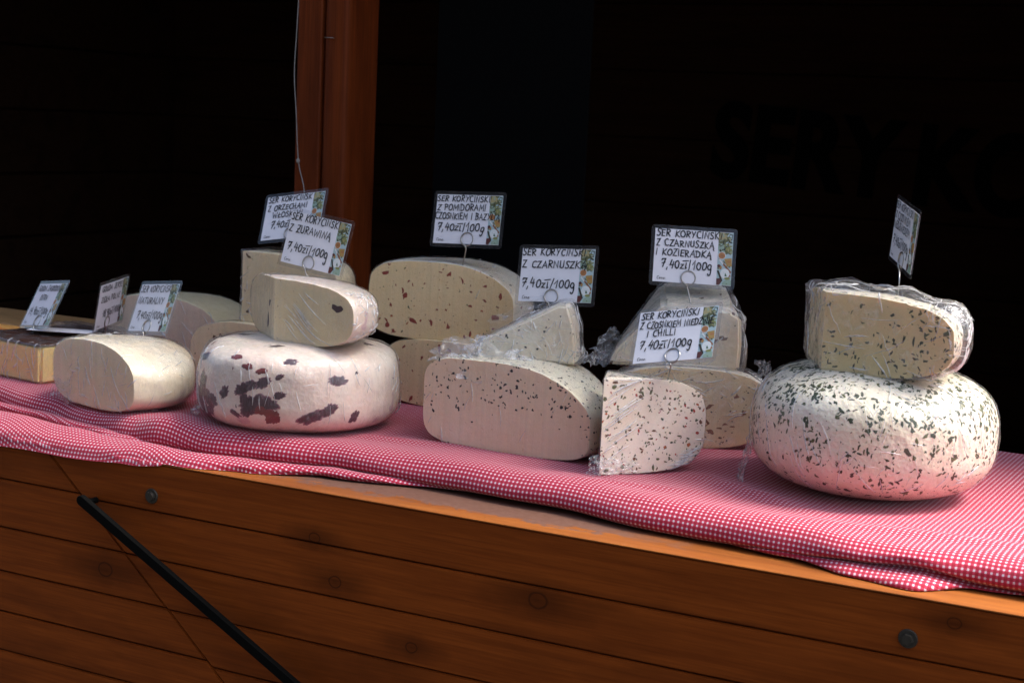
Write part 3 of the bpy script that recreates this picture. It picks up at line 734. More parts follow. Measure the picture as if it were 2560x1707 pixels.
P_Z = ZT + O_H - .0075
def bulgeP(p, n): return .013 * max(0, n.z) + .011 * max(0, n.x) + .004 * max(0, -n.x)
wP = make_cheese('cheese_wedge', 'herb flecked yellowish cheese wedge in loose film on the herb wheel', (-.533, .240, P_Z), -7,
                 wheelish(.156, .093, 3.0, [(-90, 0), (212, .0), (90, .105)], 21, .002), [M_HERB_RIND, M_HERB_CUT], FILM_LOOSE, voxel=.0034, wr=(.0022, 34), bulge=bulgeP, seed=9, grow=.002)
dP = lambda p, n: .25 + .75 * min(1, max(0, (p.x - .05) / .08)) if p.z > .03 else .9
flecks('herb_flecks', wP.bvh, wP.tris, 820, (.0009, .0034), (1.4, 3.6), [B_HERB, B_HERB, B_HERB2], wP.t, 7, dP)
creases('film_creases', wP.fbvh, random_segs(wP, 20, (.02, .055), 10, 22, 5, (.0004, .0009), front) + random_segs(wP, 8, (.02, .05), -62, 12, 6, (.0004, .0009), lambda p, n: n.y < -.3 and p.x < .09) + random_segs(wP, 60, (.008, .03), 60, 50, 7, (.0004, .0010), lambda p, n: n.x > .3 and n.y < .2) + random_segs(wP, 24, (.02, .05), 0, 40, 8, (.0004, .0009), lambda p, n: n.z > .6), wP.t, 4)
loose_film('film_tail', wP.t, (.150, .015, .080), (.04, .025), (30, 30, 10), 3, .004)

# --- chilli piece in front
wN = make_cheese('cheese_piece', 'chilli and herb flecked white cheese piece with diagonal film creases', (-.774, .164, ZT), 47,
                 wheelish(.137, .117, 3.6, [(-90, 0), (154, 0), (90, .085)], 31, .0012), [M_CHILLI, M_CHILLI], FILM_TIGHT, voxel=.003, wr=(.0006, 38), seed=14, grow=.0015)
flecks('herb_flecks', wN.bvh, wN.tris, 900, (.0007, .0026), (1.2, 2.8), [B_HERB, B_HERB2, B_HERB2, B_BROWN], wN.t, 9, None, nv=6)
flecks('chilli_flakes', wN.bvh, wN.tris, 150, (.0008, .0025), (1.1, 2.2), [B_PEPPER, B_TOMO, B_PEPPER], wN.t, 10, None, nv=6)
segsN = []
rg = random.Random(3)
for i in range(15):
    z = .018 + .0068 * i + rg.uniform(-.003, .003); x0 = .001 + rg.uniform(0, .012); L = rg.uniform(.018, .062)
    segsN.append(((x0, -.0016, z), (x0 + L * .82, -.0016, min(z + L * .55, .116)), rg.uniform(.0004, .0011)))
segsN += random_segs(wN, 26, (.012, .035), 8, 20, 12, (.0003, .0008), lambda p, n: n.y < -.5 and p.z < .02)
creases('film_creases', wN.fbvh, segsN, wN.t, 6)
loose_film('film_tail', wN.t, (-.006, -.004, .012), (.022, .024), (75, 10, -20), 3, .003)
loose_film('film_tail', wN.t, (.02, -.006, .010), (.06, .018), (70, 4, 4), 12, .004)

# --- nigella half wheel and the wedge lying on it
wJ = make_cheese('half_cheese_wheel', 'half wheel with black nigella seeds, broad pinkish cut face', (-.927, .232, ZT), 0,
                 wheelish(.124, .114, 4.8, [(-90, .030)], 41, .0022, droop=.36), [M_SEED_RIND, M_SEED_CUT], FILM_TIGHT, wr=(.0004, 30), seed=21, grow=.0012)
def dJ(p, n):
    if n.y < -.8:
        e = abs(p.x) / .118
        return (.9 if (p.z > .055 and noise.noise(p * 30) > -.15) or (e > .55 and p.z > .03 and noise.noise(p * 26 + Vector((3, 0, 0))) > .02) else .06)
    return .75
flecks('nigella_seeds', wJ.bvh, wJ.tris, 1150, (.0010, .0020), (1.2, 2.0), [B_SEED], wJ.t, 13, dJ, nv=6)
creases('film_creases', wJ.fbvh, random_segs(wJ, 10, (.01, .03), 80, 20, 3, (.0003, .0006), front), wJ.t, 8)
polyK = [(0, 0), (0, .021), (.104, .076), (.117, .076), (.127, .046), (.131, 0)]
wK = make_cheese('cheese_wedge', 'pointed lumpy cheese wedge with black seeds lying on the nigella half wheel', (-.990, .236, ZT + .110), 20,
                 lambda g: prism_bm(polyK, 0, .062, .0035 if not g else 0, lambda x, z: (x, z), g), [M_LUMPY], FILM_LOOSE, voxel=.003, wr=(.0016, 36), seed=31, grow=.0018,
                 bulge=lambda p, n: .006 * max(0, n.x) + .004 * max(0, n.z) * max(0, p.y * 12))
flecks('nigella_seeds', wK.bvh, wK.tris, 95, (.0009, .0021), (1.1, 1.9), [B_SEED], wK.t, 15, None, nv=6)
creases('film_creases', wK.fbvh, random_segs(wK, 46, (.006, .025), 40, 55, 3, (.0003, .0008), lambda p, n: n.y < -.3) + random_segs(wK, 30, (.01, .04), 80, 30, 4, (.0004, .0009), lambda p, n: n.x > .3 or n.z > .4), wK.t, 9)
loose_film('film_tail', wK.t, (-.024, -.004, .010), (.08, .045), (38, -8, -14), 5, .004, VEIL)
loose_film('film_tail', wK.t, (.03, -.022, -.004), (.10, .05), (58, 5, 0), 15, .005, VEIL)
loose_film('film_tail', wK.t, (.142, .02, .008), (.03, .022), (40, 20, 20), 9, .006)
loose_film('film_tail', wK.t, (.050, .064, .056), (.10, .022), (75, -28, 0), 19, .005)

# --- fenugreek half wheel and the wedge on it
wM = make_cheese('half_cheese_wheel', 'half wheel with brown fenugreek grains behind the chilli piece', (-.761, .410, ZT), 25,
                 wheelish(.106, .106, 3.0, [(-90, .02)], 51, .002), [M_LUMPY, M_CUT], FILM_LOOSE, wr=(.0012, 36), seed=41, bulge=lambda p, n: .006 * max(0, n.z) + .003 * max(0, n.x))
flecks('fenugreek_grain', wM.bvh, wM.tris, 26, (.0026, .0048), (1.4, 2.6), [B_NUT], wM.t, 16, lambda p, n: 1.0 if n.y < -.7 and p.x > -.02 and .02 < p.z < .085 else .0, single=True, orient=(1, 0, .1))
flecks('nigella_seeds', wM.bvh, wM.tris, 480, (.0007, .0018), (1.3, 2.6), [B_SEED, B_BROWN], wM.t, 17, lambda p, n: 1, nv=6, orient=(1, 0, 0))
creases('film_creases', wM.fbvh, random_segs(wM, 46, (.01, .04), 5, 35, 3, (.0003, .0009), lambda p, n: n.y < -.3 and p.z > .06) + random_segs(wM, 20, (.01, .03), 60, 40, 5, (.0004, .0009), lambda p, n: n.x > .4), wM.t, 10)
loose_film('film_tail', wM.t, (.10, .02, .104), (.03, .025), (60, 10, 40), 7, .006)
polyL = [(0, 0), (.010, .022), (.063, .104), (.082, .110), (.148, .110), (.166, .072), (.174, .03), (.172, 0)]
wL = make_cheese('cheese_wedge', 'slanting cheese wedge with brown grains on the fenugreek half wheel', (-.858, .362, ZT + .103), 22,
                 lambda g: prism_bm(polyL, 0, .085, .005 if not g else 0, lambda x, z: (x + (.006 if z > .05 else 0), min(z, .082) if z > .05 else z), g), [M_NAT_RIND], FILM_LOOSE, voxel=.0034, wr=(.0014, 34), seed=51, grow=.0018,
                 bulge=lambda p, n: .010 * max(0, n.x))
flecks('fenugreek_grain', wL.bvh, wL.tris, 22, (.002, .0042), (1.3, 2.4), [B_NUT, B_BROWN], wL.t, 18, None, single=True)
flecks('nigella_seeds', wL.bvh, wL.tris, 80, (.0007, .0016), (1.2, 2.4), [B_SEED], wL.t, 19, None, nv=6)
creases('film_creases', wL.fbvh, random_segs(wL, 30, (.01, .035), 70, 40, 3, (.0003, .0008), lambda p, n: n.x > .3 or n.y < -.5), wL.t, 11)
loose_film('film_tail', wL.t, (-.006, .04, .022), (.032, .045), (88, 40, 30), 5, .006)
loose_film('film_tail', wL.t, (.0, .03, .004), (.05, .03), (30, 0, 0), 25, .006)

# --- tomato and basil halves
wI = make_cheese('half_cheese_wheel', 'lower tomato and basil half wheel set back against the dark hut', (-1.119, .456, ZT), 0,
                 wheelish(.130, .0985, 4.2, [(-90, .04)], 61, .002), [M_TOM_CUT, M_TOM_CUT], FILM_TIGHT, wr=(.0004, 30), seed=61)
wH = make_cheese('half_cheese_wheel', 'upper tomato and basil half wheel with red bits, stacked on another', (-1.162, .465, ZT + .097), 8,
                 wheelish(.121, .113, 4.4, [(-90, .042)], 71, .002, droop=.24), [M_LUMPY, M_TOM_CUT], FILM_TIGHT, wr=(.0006, 30), seed=71)
for c, nb_, sd in ((wI, 24, 21), (wH, 52, 22)):
    flecks('tomato_piece', c.bvh, c.tris, nb_, (.0016, .0046), (1.3, 3.0), [B_TOM], c.t, sd, lambda p, n: 1 if n.y < -.7 else .15, single=True, jag=.5)
    flecks('tomato_crumbs', c.bvh, c.tris, 130, (.0010, .0028), (1.2, 2.6), [B_TOM, B_TOMO, B_HERB], c.t, sd + 5, None, nv=6)
    flecks('basil_flecks', c.bvh, c.tris, 110, (.0005, .0015), (1.2, 2.4), [B_HERB, B_HERB2], c.t, sd + 9, None, nv=5)
    creases('film_creases', c.fbvh, random_segs(c, 12, (.008, .022), 70, 35, sd, (.0003, .0007), lambda p, n: n.y < .1 and p.x > .0), c.t, sd)

# --- cranberry wheel and the piece on it
F_H = .117
wF = make_cheese('round_cheese', 'whole cheese wheel with large dark cranberry patches in tight film', (-1.240, .199, ZT), 0,
                 wheelish(.1345, F_H, 4.0, [], 81, .006), [M_CRAN_RIND], FILM, wr=(.0014, 34), seed=81, grow=.0016)
rg = random.Random(8)
def patch(c, name, pts, mats, seed, sz=(.006, .010), asp=(1.2, 2.0)):
    """big fruit pieces set by angle (deg, seen from above) and height on the side of a wheel"""
    r2 = random.Random(seed)
    for a, z, s, asp_, th, mi in pts:
        d = Vector((math.cos(R_(a)), math.sin(R_(a)), 0)); h = c.bvh.ray_cast(d * .4 + Vector((0, 0, z)), -d)
        if h[0] is None: continue
        bm = bmesh.new(); lay = bm.verts.layers.float.new('fruit'); nr = h[1]; e = Vector((0, 0, 1)).cross(nr).normalized()
        ori = e * math.cos(R_(th)) + Vector((0, 0, 1)) * math.sin(R_(th))
        a_ = ori - nr * nr.dot(ori); a_.normalize(); b_ = nr.cross(a_); N = 40; s *= 1.25; ring = []; mid = []; outer = []
        for k in range(N):
            f = 2 * math.pi * k / N; r = s * (1 + .38 * noise.noise(Vector((math.cos(f) * 1.6, math.sin(f) * 1.6, seed + a))) + .34 * noise.noise(Vector((math.cos(f) * 4.2, math.sin(f) * 4.2, seed + a))))
            for lst, q, of in ((outer, 1.22, .0002), (ring, .95, .0004), (mid, .5, .0006)):
                p = h[0] + a_ * r * q * math.cos(f) + b_ * r * q * math.sin(f) / asp_
                g = c.bvh.find_nearest(p); lst.append(bm.verts.new(g[0] + g[1] * of))
        cc = bm.verts.new(h[0] + nr * .0009)
        for k in range(N):
            j = (k + 1) % N
            bm.faces.new((outer[k], outer[j], ring[j], ring[k])); bm.faces.new((ring[k], ring[j], mid[j], mid[k])); bm.faces.new((mid[k], mid[j], cc))
        for vv_ in ring: vv_[lay] = .55
        for vv_ in mid: vv_[lay] = 1.0
        cc[lay] = 1.0
        bm_obj(name, bm, [mats[mi]], c.t, True)
# angles: -63 faces the camera; smaller = further left in the picture
patch(wF, 'cranberry', [
    (-122, .062, .013, 1.7, 75, 0), (-127, .040, .016, 1.3, 10, 0), (-116, .045, .013, 1.9, -10, 0), (-109, .043, .008, 1.6, -25, 0), (-121, .022, .013, 1.6, 70, 0), (-131, .028, .012, 1.2, 30, 0),
    (-141, .072, .009, 2.0, 70, 0), (-137, .083, .007, 1.6, 70, 1),
    (-88, .063, .008, 1.6, 30, 0), (-83, .068, .010, 2.2, 25, 0), (-75, .074, .009, 1.9, 35, 0),
    (-86, .050, .007, 1.4, -60, 0), (-80, .046, .014, 1.8, 18, 0), (-73, .047, .011, 1.7, -5, 0), (-84, .036, .010, 1.8, 40, 0), (-77, .040, .008, 1.4, 0, 1), (-70, .030, .008, 1.3, 70, 1), (-93, .030, .007, 2.6, -25, 0),
    (-48, .030, .014, 2.1, 28, 0), (-38, .040, .010, 1.7, 40, 0), (-33, .078, .009, 1.8, 0, 0), (-22, .030, .007, 1.5, 60, 0), (-60, .101, .006, 1.8, 10, 0), (-95, .102, .0060, 2.2, 0, 1), (-85, .092, .0055, 2.1, 0, 1), (-76, .088, .005, 2.2, 10, 1), (-66, .082, .0045, 2.0, 30, 0), (-124, .095, .009, 1.9, 20, 0), (-112, .030, .010, 1.5, 50, 0), (-66, .058, .006, 1.8, 20, 0), (-100, .055, .007, 1.6, 60, 0)], [B_CRAN, B_CRANR], 3)
flecks('cranberry_bits', wF.bvh, wF.tris, 34, (.0012, .0036), (1.3, 2.6), [B_CRAN0, B_CRANR], wF.t, 31)
flecks('cranberry', wF.bvh, wF.tris, 9, (.008, .013), (1.4, 2.4), [B_CRAN0], wF.t, 33, lambda p, n: 1 if n.z > .7 else 0, single=True, nv=14)
creases('film_creases', wF.fbvh, random_segs(wF, 34, (.01, .035), 95, 12, 3, (.0003, .0007), lambda p, n: n.y < -.2 and p.z > .03) + random_segs(wF, 30, (.01, .03), 60, 50, 5, (.0003, .0008), lambda p, n: abs(n.x) > .75) + [((-.085, -.105, .065), (-.078, -.115, .02), .0011), ((-.066, -.118, .045), (-.058, -.122, .022), .0009)], wF.t, 12)
loose_film('film_tail', wF.t, (-.118, -.065, .016), (.045, .03), (70, 0, -40), 5, .006)
wG = make_cheese('cheese_wedge', 'cream cheese wedge with two dark cranberries on the cranberry wheel', (-1.250, .152, ZT + F_H - .004), -6,
                 wheelish(.135, .085, 3.0, [(-90, 0), (236, 0)], 91, .002), [M_CRAN_RIND, M_CUT], FILM, voxel=.0032, wr=(.0008, 32), seed=91)
segsG = []
rg = random.Random(12)
for i in range(17):
    x = .015 + rg.random() * .055; z = .074 - .05 * rg.random(); L = rg.uniform(.02, .06); a = R_(-38 + rg.gauss(0, 7))
    segsG.append(((x, -.002, z), (x + L * math.cos(a), -.002, max(.006, z + L * math.sin(a))), rg.uniform(.0003, .0009)))
creases('film_creases', wG.fbvh, segsG + random_segs(wG, 46, (.006, .022), 40, 50, 4, (.0004, .0010), lambda p, n: n.x > .45 and n.y < .5), wG.t, 13)
def face_bits(c, name, pts, mats):
    """pieces at given x,z of the front cut face (local)"""
    r2 = random.Random(5)
    for x, z, s, asp_, th, mi in pts:
        h = c.bvh.ray_cast(Vector((x, -.3, z)), Vector((0, 1, 0)))
        if h[0] is None: continue
        bm = bmesh.new(); fleck(bm, c.bvh, h[0], h[1], s, asp_, r2, 0, .25, (math.cos(R_(th)), 0, math.sin(R_(th))), .0004, 12)
        bm_obj(name, bm, [mats[mi]], c.t, True)
face_bits(wG, 'cranberry', [(.107, .055, .0085, 1.7, 25, 0), (-.022, .050, .006, 1.6, 80, 0), (-.027, .026, .010, 2.4, 75, 0)], [B_CRAN0])
flecks('brown_crumbs', wG.bvh, wG.tris, 60, (.0004, .0012), (1, 2), [B_BROWN], wG.t, 41, nv=5)

# --- walnut pieces behind
wD = make_cheese('half_cheese_wheel', 'walnut half wheel low behind the cranberry wheel', (-1.430, .350, ZT), 0,
                 wheelish(.120, .100, 3.0, [(-90, 0), (90, .085)], 101, .002), [M_WALNUT, M_CUT], FILM_TIGHT, wr=(.0004, 30), seed=101)
face_bits(wD, 'walnut_piece', [(-.070, .072, .007, 1.6, 20, 0), (-.062, .078, .004, 1.5, 40, 0), (-.09, .05, .002, 1.5, 0, 0)], [B_BROWN])
flecks('brown_crumbs', wD.bvh, wD.tris, 70, (.0005, .0014), (1, 2), [B_BROWN], wD.t, 43, nv=5)
wE = make_cheese('cheese_block', 'tall straight-edged walnut cheese block behind the cranberry wedge', (-1.468, .368, ZT + .0985), 0,
                 wheelish(.172, .108, 4.2, [(-90, 0), (180, 0), (90, .065)], 111, .0015), [M_WALNUT, M_WALNUT], FILM, wr=(.0012, 34), seed=111, bulge=lambda p, n: .004 * max(0, -n.x) + .003 * max(0, n.z))
face_bits(wE, 'walnut_piece', [(.010, .101, .005, 2.4, 0, 0), (.075, .060, .003, 1.6, 0, 0), (.10, .055, .006, 2.6, 0, 0), (.125, .045, .005, 1.8, 60, 0), (.012, .018, .004, 1.5, 40, 0)], [B_BROWN])
flecks('brown_crumbs', wE.bvh, wE.tris, 60, (.0005, .0014), (1, 2), [B_BROWN], wE.t, 45, nv=5)
creases('film_creases', wE.fbvh, random_segs(wE, 26, (.008, .03), 80, 40, 4, (.0003, .0008), lambda p, n: n.x < -.4 or (n.y < -.5 and p.x < .02)), wE.t, 14)

# --- left end: plain half wheel, large pale half, gouda
wB = make_cheese('half_cheese_wheel', 'plain white half wheel in shiny film by the edge of the cloth', (-1.502, .138, ZT), -12,
                 wheelish(.102, .093, 3.5, [(-90, .044)], 121, .003, droop=.26), [M_NAT_RIND, M_NAT_CUT], FILM, wr=(.0015, 34), seed=121)
creases('film_creases', wB.fbvh, random_segs(wB, 16, (.015, .05), 98, 12, 4, (.0003, .0007), front) + random_segs(wB, 26, (.008, .025), 30, 60, 5, (.0003, .0008), lambda p, n: n.y < -.6 and p.z < .045) + random_segs(wB, 36, (.008, .03), 40, 50, 6, (.0003, .0008), lambda p, n: n.y > -.3), wB.t, 15)
loose_film('film_tail', wB.t, (-.070, -.046, .018), (.05, .03), (80, 8, 0), 2, .004)
wC = make_cheese('half_cheese_wheel', 'large pale half wheel with smooth pink-lit cut face at the back', (-1.690, .490, ZT), 0,
                 wheelish(.125, .112, 3.0, [(-90, .04)], 131, .002, droop=.12), [M_BACK_RIND, M_BACK_CUT], FILM_TIGHT, wr=(.0006, 30), seed=131)
creases('film_creases', wC.fbvh, random_segs(wC, 12, (.02, .06), 110, 15, 4, (.0004, .0008), lambda p, n: n.y < -.5 and p.x > .0), wC.t, 16)
wA = make_cheese('cheese_block', 'yellow gouda block with dark brown rind on top at the counter end', (-1.689, .178, ZT), -8.5,
                 lambda g: prism_bm([(-.16, 0), (-.16, .060), (0, .060), (0, 0)], 0, .125, .005 if not g else 0, None, g), [M_GOUDA], FILM, wr=(.0018, 34), seed=141, bulge=lambda p, n: .002 * max(0, -n.y))
bm_obj('rind', box_bm(-.1606, .0006, -.0006, .1256, .0575, .0612, .0016, 3), [M_GOUDA_RIND], wA.t)
creases('film_creases', wA.fbvh, random_segs(wA, 34, (.010, .04), 75, 35, 4, (.0003, .0009), front), wA.t, 17)
wS = make_cheese('cheese_wedge', 'low film-wrapped gouda wedge between the gouda block and pale half wheel', (-1.835, .322, ZT), 4,
                 wheelish(.15, .058, 3.2, [(-90, 0), (180, 0), (90, .10)], 151, .002), [M_GOUDA_RIND, M_BACK_CUT], FILM_LOOSE, wr=(.0020, 34), seed=151, bulge=lambda p, n: .006 * max(0, n.z))
wT = make_cheese('half_cheese_wheel', 'orange rounded cheese behind the gouda block', (-1.945, .335, ZT), 0,
                 wheelish(.075, .048, 2.6, [(-90, 0)], 161, .002), [M_ORANGE, M_ORANGE])
cb = bm_obj('cutting_board', box_bm(-2.45, -1.86, .485, .64, ZT + .001, ZT + .028, .003), [WOOD_PALE]); tag(cb, 'pale wooden cutting board lying at the back end of counter', 'cutting board')

# ------------------------------------------------------------------ handwriting
def arc(cx, cy, rx, ry, a0, a1, n=10): return [(cx + rx * math.cos(R_(a0 + (a1 - a0) * i / n)), cy + ry * math.sin(R_(a0 + (a1 - a0) * i / n))) for i in range(n + 1)]
GL = {
 'A': (.72, [[(.02, 0), (.36, 1), (.70, 0)], [(.16, .36), (.58, .38)]]),
 'B': (.62, [[(.08, 0), (.08, 1)], [(.02, .97)] + arc(.2, .76, .32, .22, 80, -80, 6) + arc(.2, .27, .40, .27, 80, -90, 7) + [(.02, .01)]]),
 'C': (.62, [arc(.42, .5, .36, .5, 60, 300, 12)]),
 'D': (.72, [[(.10, 0), (.10, 1)], [(0, .98)] + arc(.22, .5, .44, .49, 80, -80, 10) + [(0, .02)]]),
 'E': (.56, [[(.52, .98), (.10, .98), (.08, .02), (.54, .0)], [(.10, .52), (.46, .54)]]),
 'G': (.70, [arc(.42, .5, .38, .5, 55, 320, 12) + [(.70, .42), (.44, .42)]]),
 'H': (.68, [[(.08, 0), (.08, 1)], [(.60, 0), (.60, 1)], [(.08, .50), (.60, .52)]]),
 'I': (.24, [[(.12, 0), (.12, 1)]]), '!': (.24, [[(.12, .0), (.15, 1)]]),
 'J': (.50, [[(.18, 1), (.46, 1), (.42, .2)] + arc(.24, .2, .18, .2, 0, -160, 6)]),
 'K': (.64, [[(.08, 0), (.08, 1)], [(.60, 1), (.10, .45), (.62, 0)]]),
 'L': (.52, [[(.08, 1), (.08, 0), (.50, .02)]]),
 'Ł': (.52, [[(.10, 1), (.10, 0), (.52, .02)], [(-.04, .42), (.36, .66)]]),
 'M': (.84, [[(.06, 0), (.12, 1), (.42, .30), (.72, 1), (.78, 0)]]),
 'N': (.70, [[(.06, 0), (.08, 1), (.58, 0), (.62, 1)]]),
 'Ń': (.70, [[(.06, 0), (.08, 1), (.58, 0), (.62, 1)], [(.30, 1.08), (.44, 1.26)]]),
 'O': (.70, [arc(.35, .5, .33, .5, 100, 470, 16)]),
 'P': (.58, [[(.08, 0), (.08, 1)], [(.0, .96)] + arc(.2, .74, .34, .25, 80, -85, 8) + [(.10, .48)]]),
 'R': (.62, [[(.08, 0), (.08, 1)], [(.0, .97)] + arc(.2, .75, .34, .24, 80, -85, 8) + [(.14, .50), (.60, 0)]]),
 'S': (.54, [[(.50, .90), (.36, 1.0), (.16, .95), (.08, .78), (.20, .60), (.40, .44), (.48, .24), (.36, .05), (.16, .0), (.02, .10)]]),
 'T': (.60, [[(.30, 0), (.30, 1)], [(.0, .99), (.60, 1.0)]]),
 'U': (.64, [[(.08, 1), (.08, .30)] + arc(.32, .26, .24, .26, 180, 360, 8) + [(.57, 1)]]),
 'W': (.92, [[(.04, 1), (.22, 0), (.46, .72), (.68, 0), (.88, 1)]]),
 'Y': (.62, [[(.02, 1), (.32, .50)], [(.60, 1), (.20, 0)]]),
 'Z': (.60, [[(.06, .98), (.56, 1), (.06, .02), (.58, 0)]]),
 'Ż': (.60, [[(.06, .98), (.56, 1), (.06, .02), (.58, 0)], [(.14, .5), (.50, .52)]]),
 'Ź': (.60, [[(.06, .98), (.56, 1), (.06, .02), (.58, 0)], [(.32, 1.08), (.44, 1.24)]]),
 'Ą': (.72, [[(.02, 0), (.36, 1), (.70, 0), (.62, -.18), (.74, -.28)], [(.16, .36), (.58, .38)]]),
 '0': (.56, [arc(.28, .45, .25, .45, 100, 465, 14)]),
 '1': (.40, [[(.0, .50), (.30, .98), (.26, 0)]]),
 '4': (.54, [[(.22, 1), (.04, .42), (.50, .46)], [(.44, .80), (.38, 0)]]),
 '7': (.52, [[(.02, .82), (.08, .98), (.50, .98), (.20, 0)], [(.10, .48), (.48, .54)]]),
 '8': (.54, [arc(.28, .74, .20, .24, -90, 270, 10), arc(.28, .26, .25, .25, 90, 450, 10)]),
 '9': (.52, [arc(.26, .72, .22, .26, 0, 360, 10) + [(.46, .4), (.34, .0)]]),
 ',': (.22, [[(.12, .08), (.06, -.22)]]),
 '/': (.34, [[(.10, -.10), (.20, 1.06)]]),
 'z': (.44, [[(.04, .52), (.40, .54), (.06, .02), (.42, .0)]]),
 'ł': (.30, [[(.12, .62), (.10, 0), (.20, .02)], [(-.30, .86), (.36, .92)]]),
 'g': (.50, [arc(.24, .34, .20, .30, 20, 380, 12) + [(.44, -.1), (.36, -.55), (.18, -.62), (.10, -.46)]]),
 'e': (.48, [[(.06, .30), (.42, .34)] + arc(.24, .28, .19, .27, 15, 300, 10)]),
 'n': (.50, [[(.06, 0), (.08, .54)], [(.08, .38)] + arc(.24, .34, .15, .2, 130, 0, 6) + [(.39, 0)]]),
 'a': (.50, [arc(.22, .26, .18, .26, 30, 390, 10), [(.40, .54), (.42, 0)]]),
 ':': (.22, [[(.10, .04), (.11, .10)], [(.12, .42), (.13, .48)]]),
 ' ': (.42, []),
}
CURVY = set('BCDGJOPRSUg0891ena')
def write(bm, text, x0, x1, y, h, w, rg, slant=.06, jit=.055, zoff=[0]):
    """marker strokes in card space; the text is fitted to x0..x1"""
    adv = [GL[c][0] + .16 for c in text]; tot = sum(adv) - .16; sx = (x1 - x0) / tot; x = x0
    for c, a in zip(text, adv):
        jy = rg.gauss(0, jit * .6) * h; js = 1 + rg.gauss(0, jit); sl = slant + rg.gauss(0, jit)
        for st in GL[c][1]:
            P = [Vector((x + sx * (px + sl * py + rg.gauss(0, jit * .3)), y + jy + h * js * (py + rg.gauss(0, jit * .25)), 0)) for px, py in st]
            if c in CURVY and len(P) > 4: P = crom(P, 2)
            if len(P) < 2: continue
            d0 = (P[0] - P[1]).normalized(); d1 = (P[-1] - P[-2]).normalized(); P[0] += d0 * w * .4; P[-1] += d1 * w * .4
            L, Rr = [], []
            zoff[0] = (zoff[0] + 1) % 40; z = .00002 + zoff[0] * .000003
            for i, p in enumerate(P):
                if i == 0: t = P[1] - P[0]
                elif i == len(P) - 1: t = P[-1] - P[-2]
                else: t = (P[i + 1] - P[i]).normalized() + (P[i] - P[i - 1]).normalized()
                if t.length < 1e-7: t = P[i] - P[i - 1]
                t.normalize(); nn = Vector((-t.y, t.x, 0)); k = 1.0
                if 0 < i < len(P) - 1:
                    cs = max(.5, nn.dot(Vector((-(P[i + 1] - P[i]).normalized().y, (P[i + 1] - P[i]).normalized().x, 0)))); k = 1 / cs
                ww = w * .5 * (1 + rg.gauss(0, .08)) * k * (.78 if i in (0, len(P) - 1) else 1)
                L.append(bm.verts.new((p.x + nn.x * ww, p.y + nn.y * ww, z))); Rr.append(bm.verts.new((p.x - nn.x * ww, p.y - nn.y * ww, z)))
            for i in range(len(P) - 1): bm.faces.new((Rr[i], Rr[i + 1], L[i + 1], L[i]))
        x += a * sx
CW, CHH = .114, .082
def disc(bm, x, y, rx, ry, z, mi, n=18, a0=0, a1=360, rot=0):
    vs = []
    for k in range(n):
        a = R_(a0 + (a1 - a0) * k / n); px, py = rx * math.cos(a), ry * math.sin(a); c, s = math.cos(R_(rot)), math.sin(R_(rot))
        vs.append(bm.verts.new((x + px * c - py * s, y + px * s + py * c, z)))
    f = bm.faces.new(vs); f.material_index = mi
def polyf(bm, pts, z, mi):
    f = bm.faces.new([bm.verts.new((x, y, z)) for x, y in pts]); f.material_index = mi
PK = list(M_PRINT); PI = {k: i for i, k in enumerate(PK)}
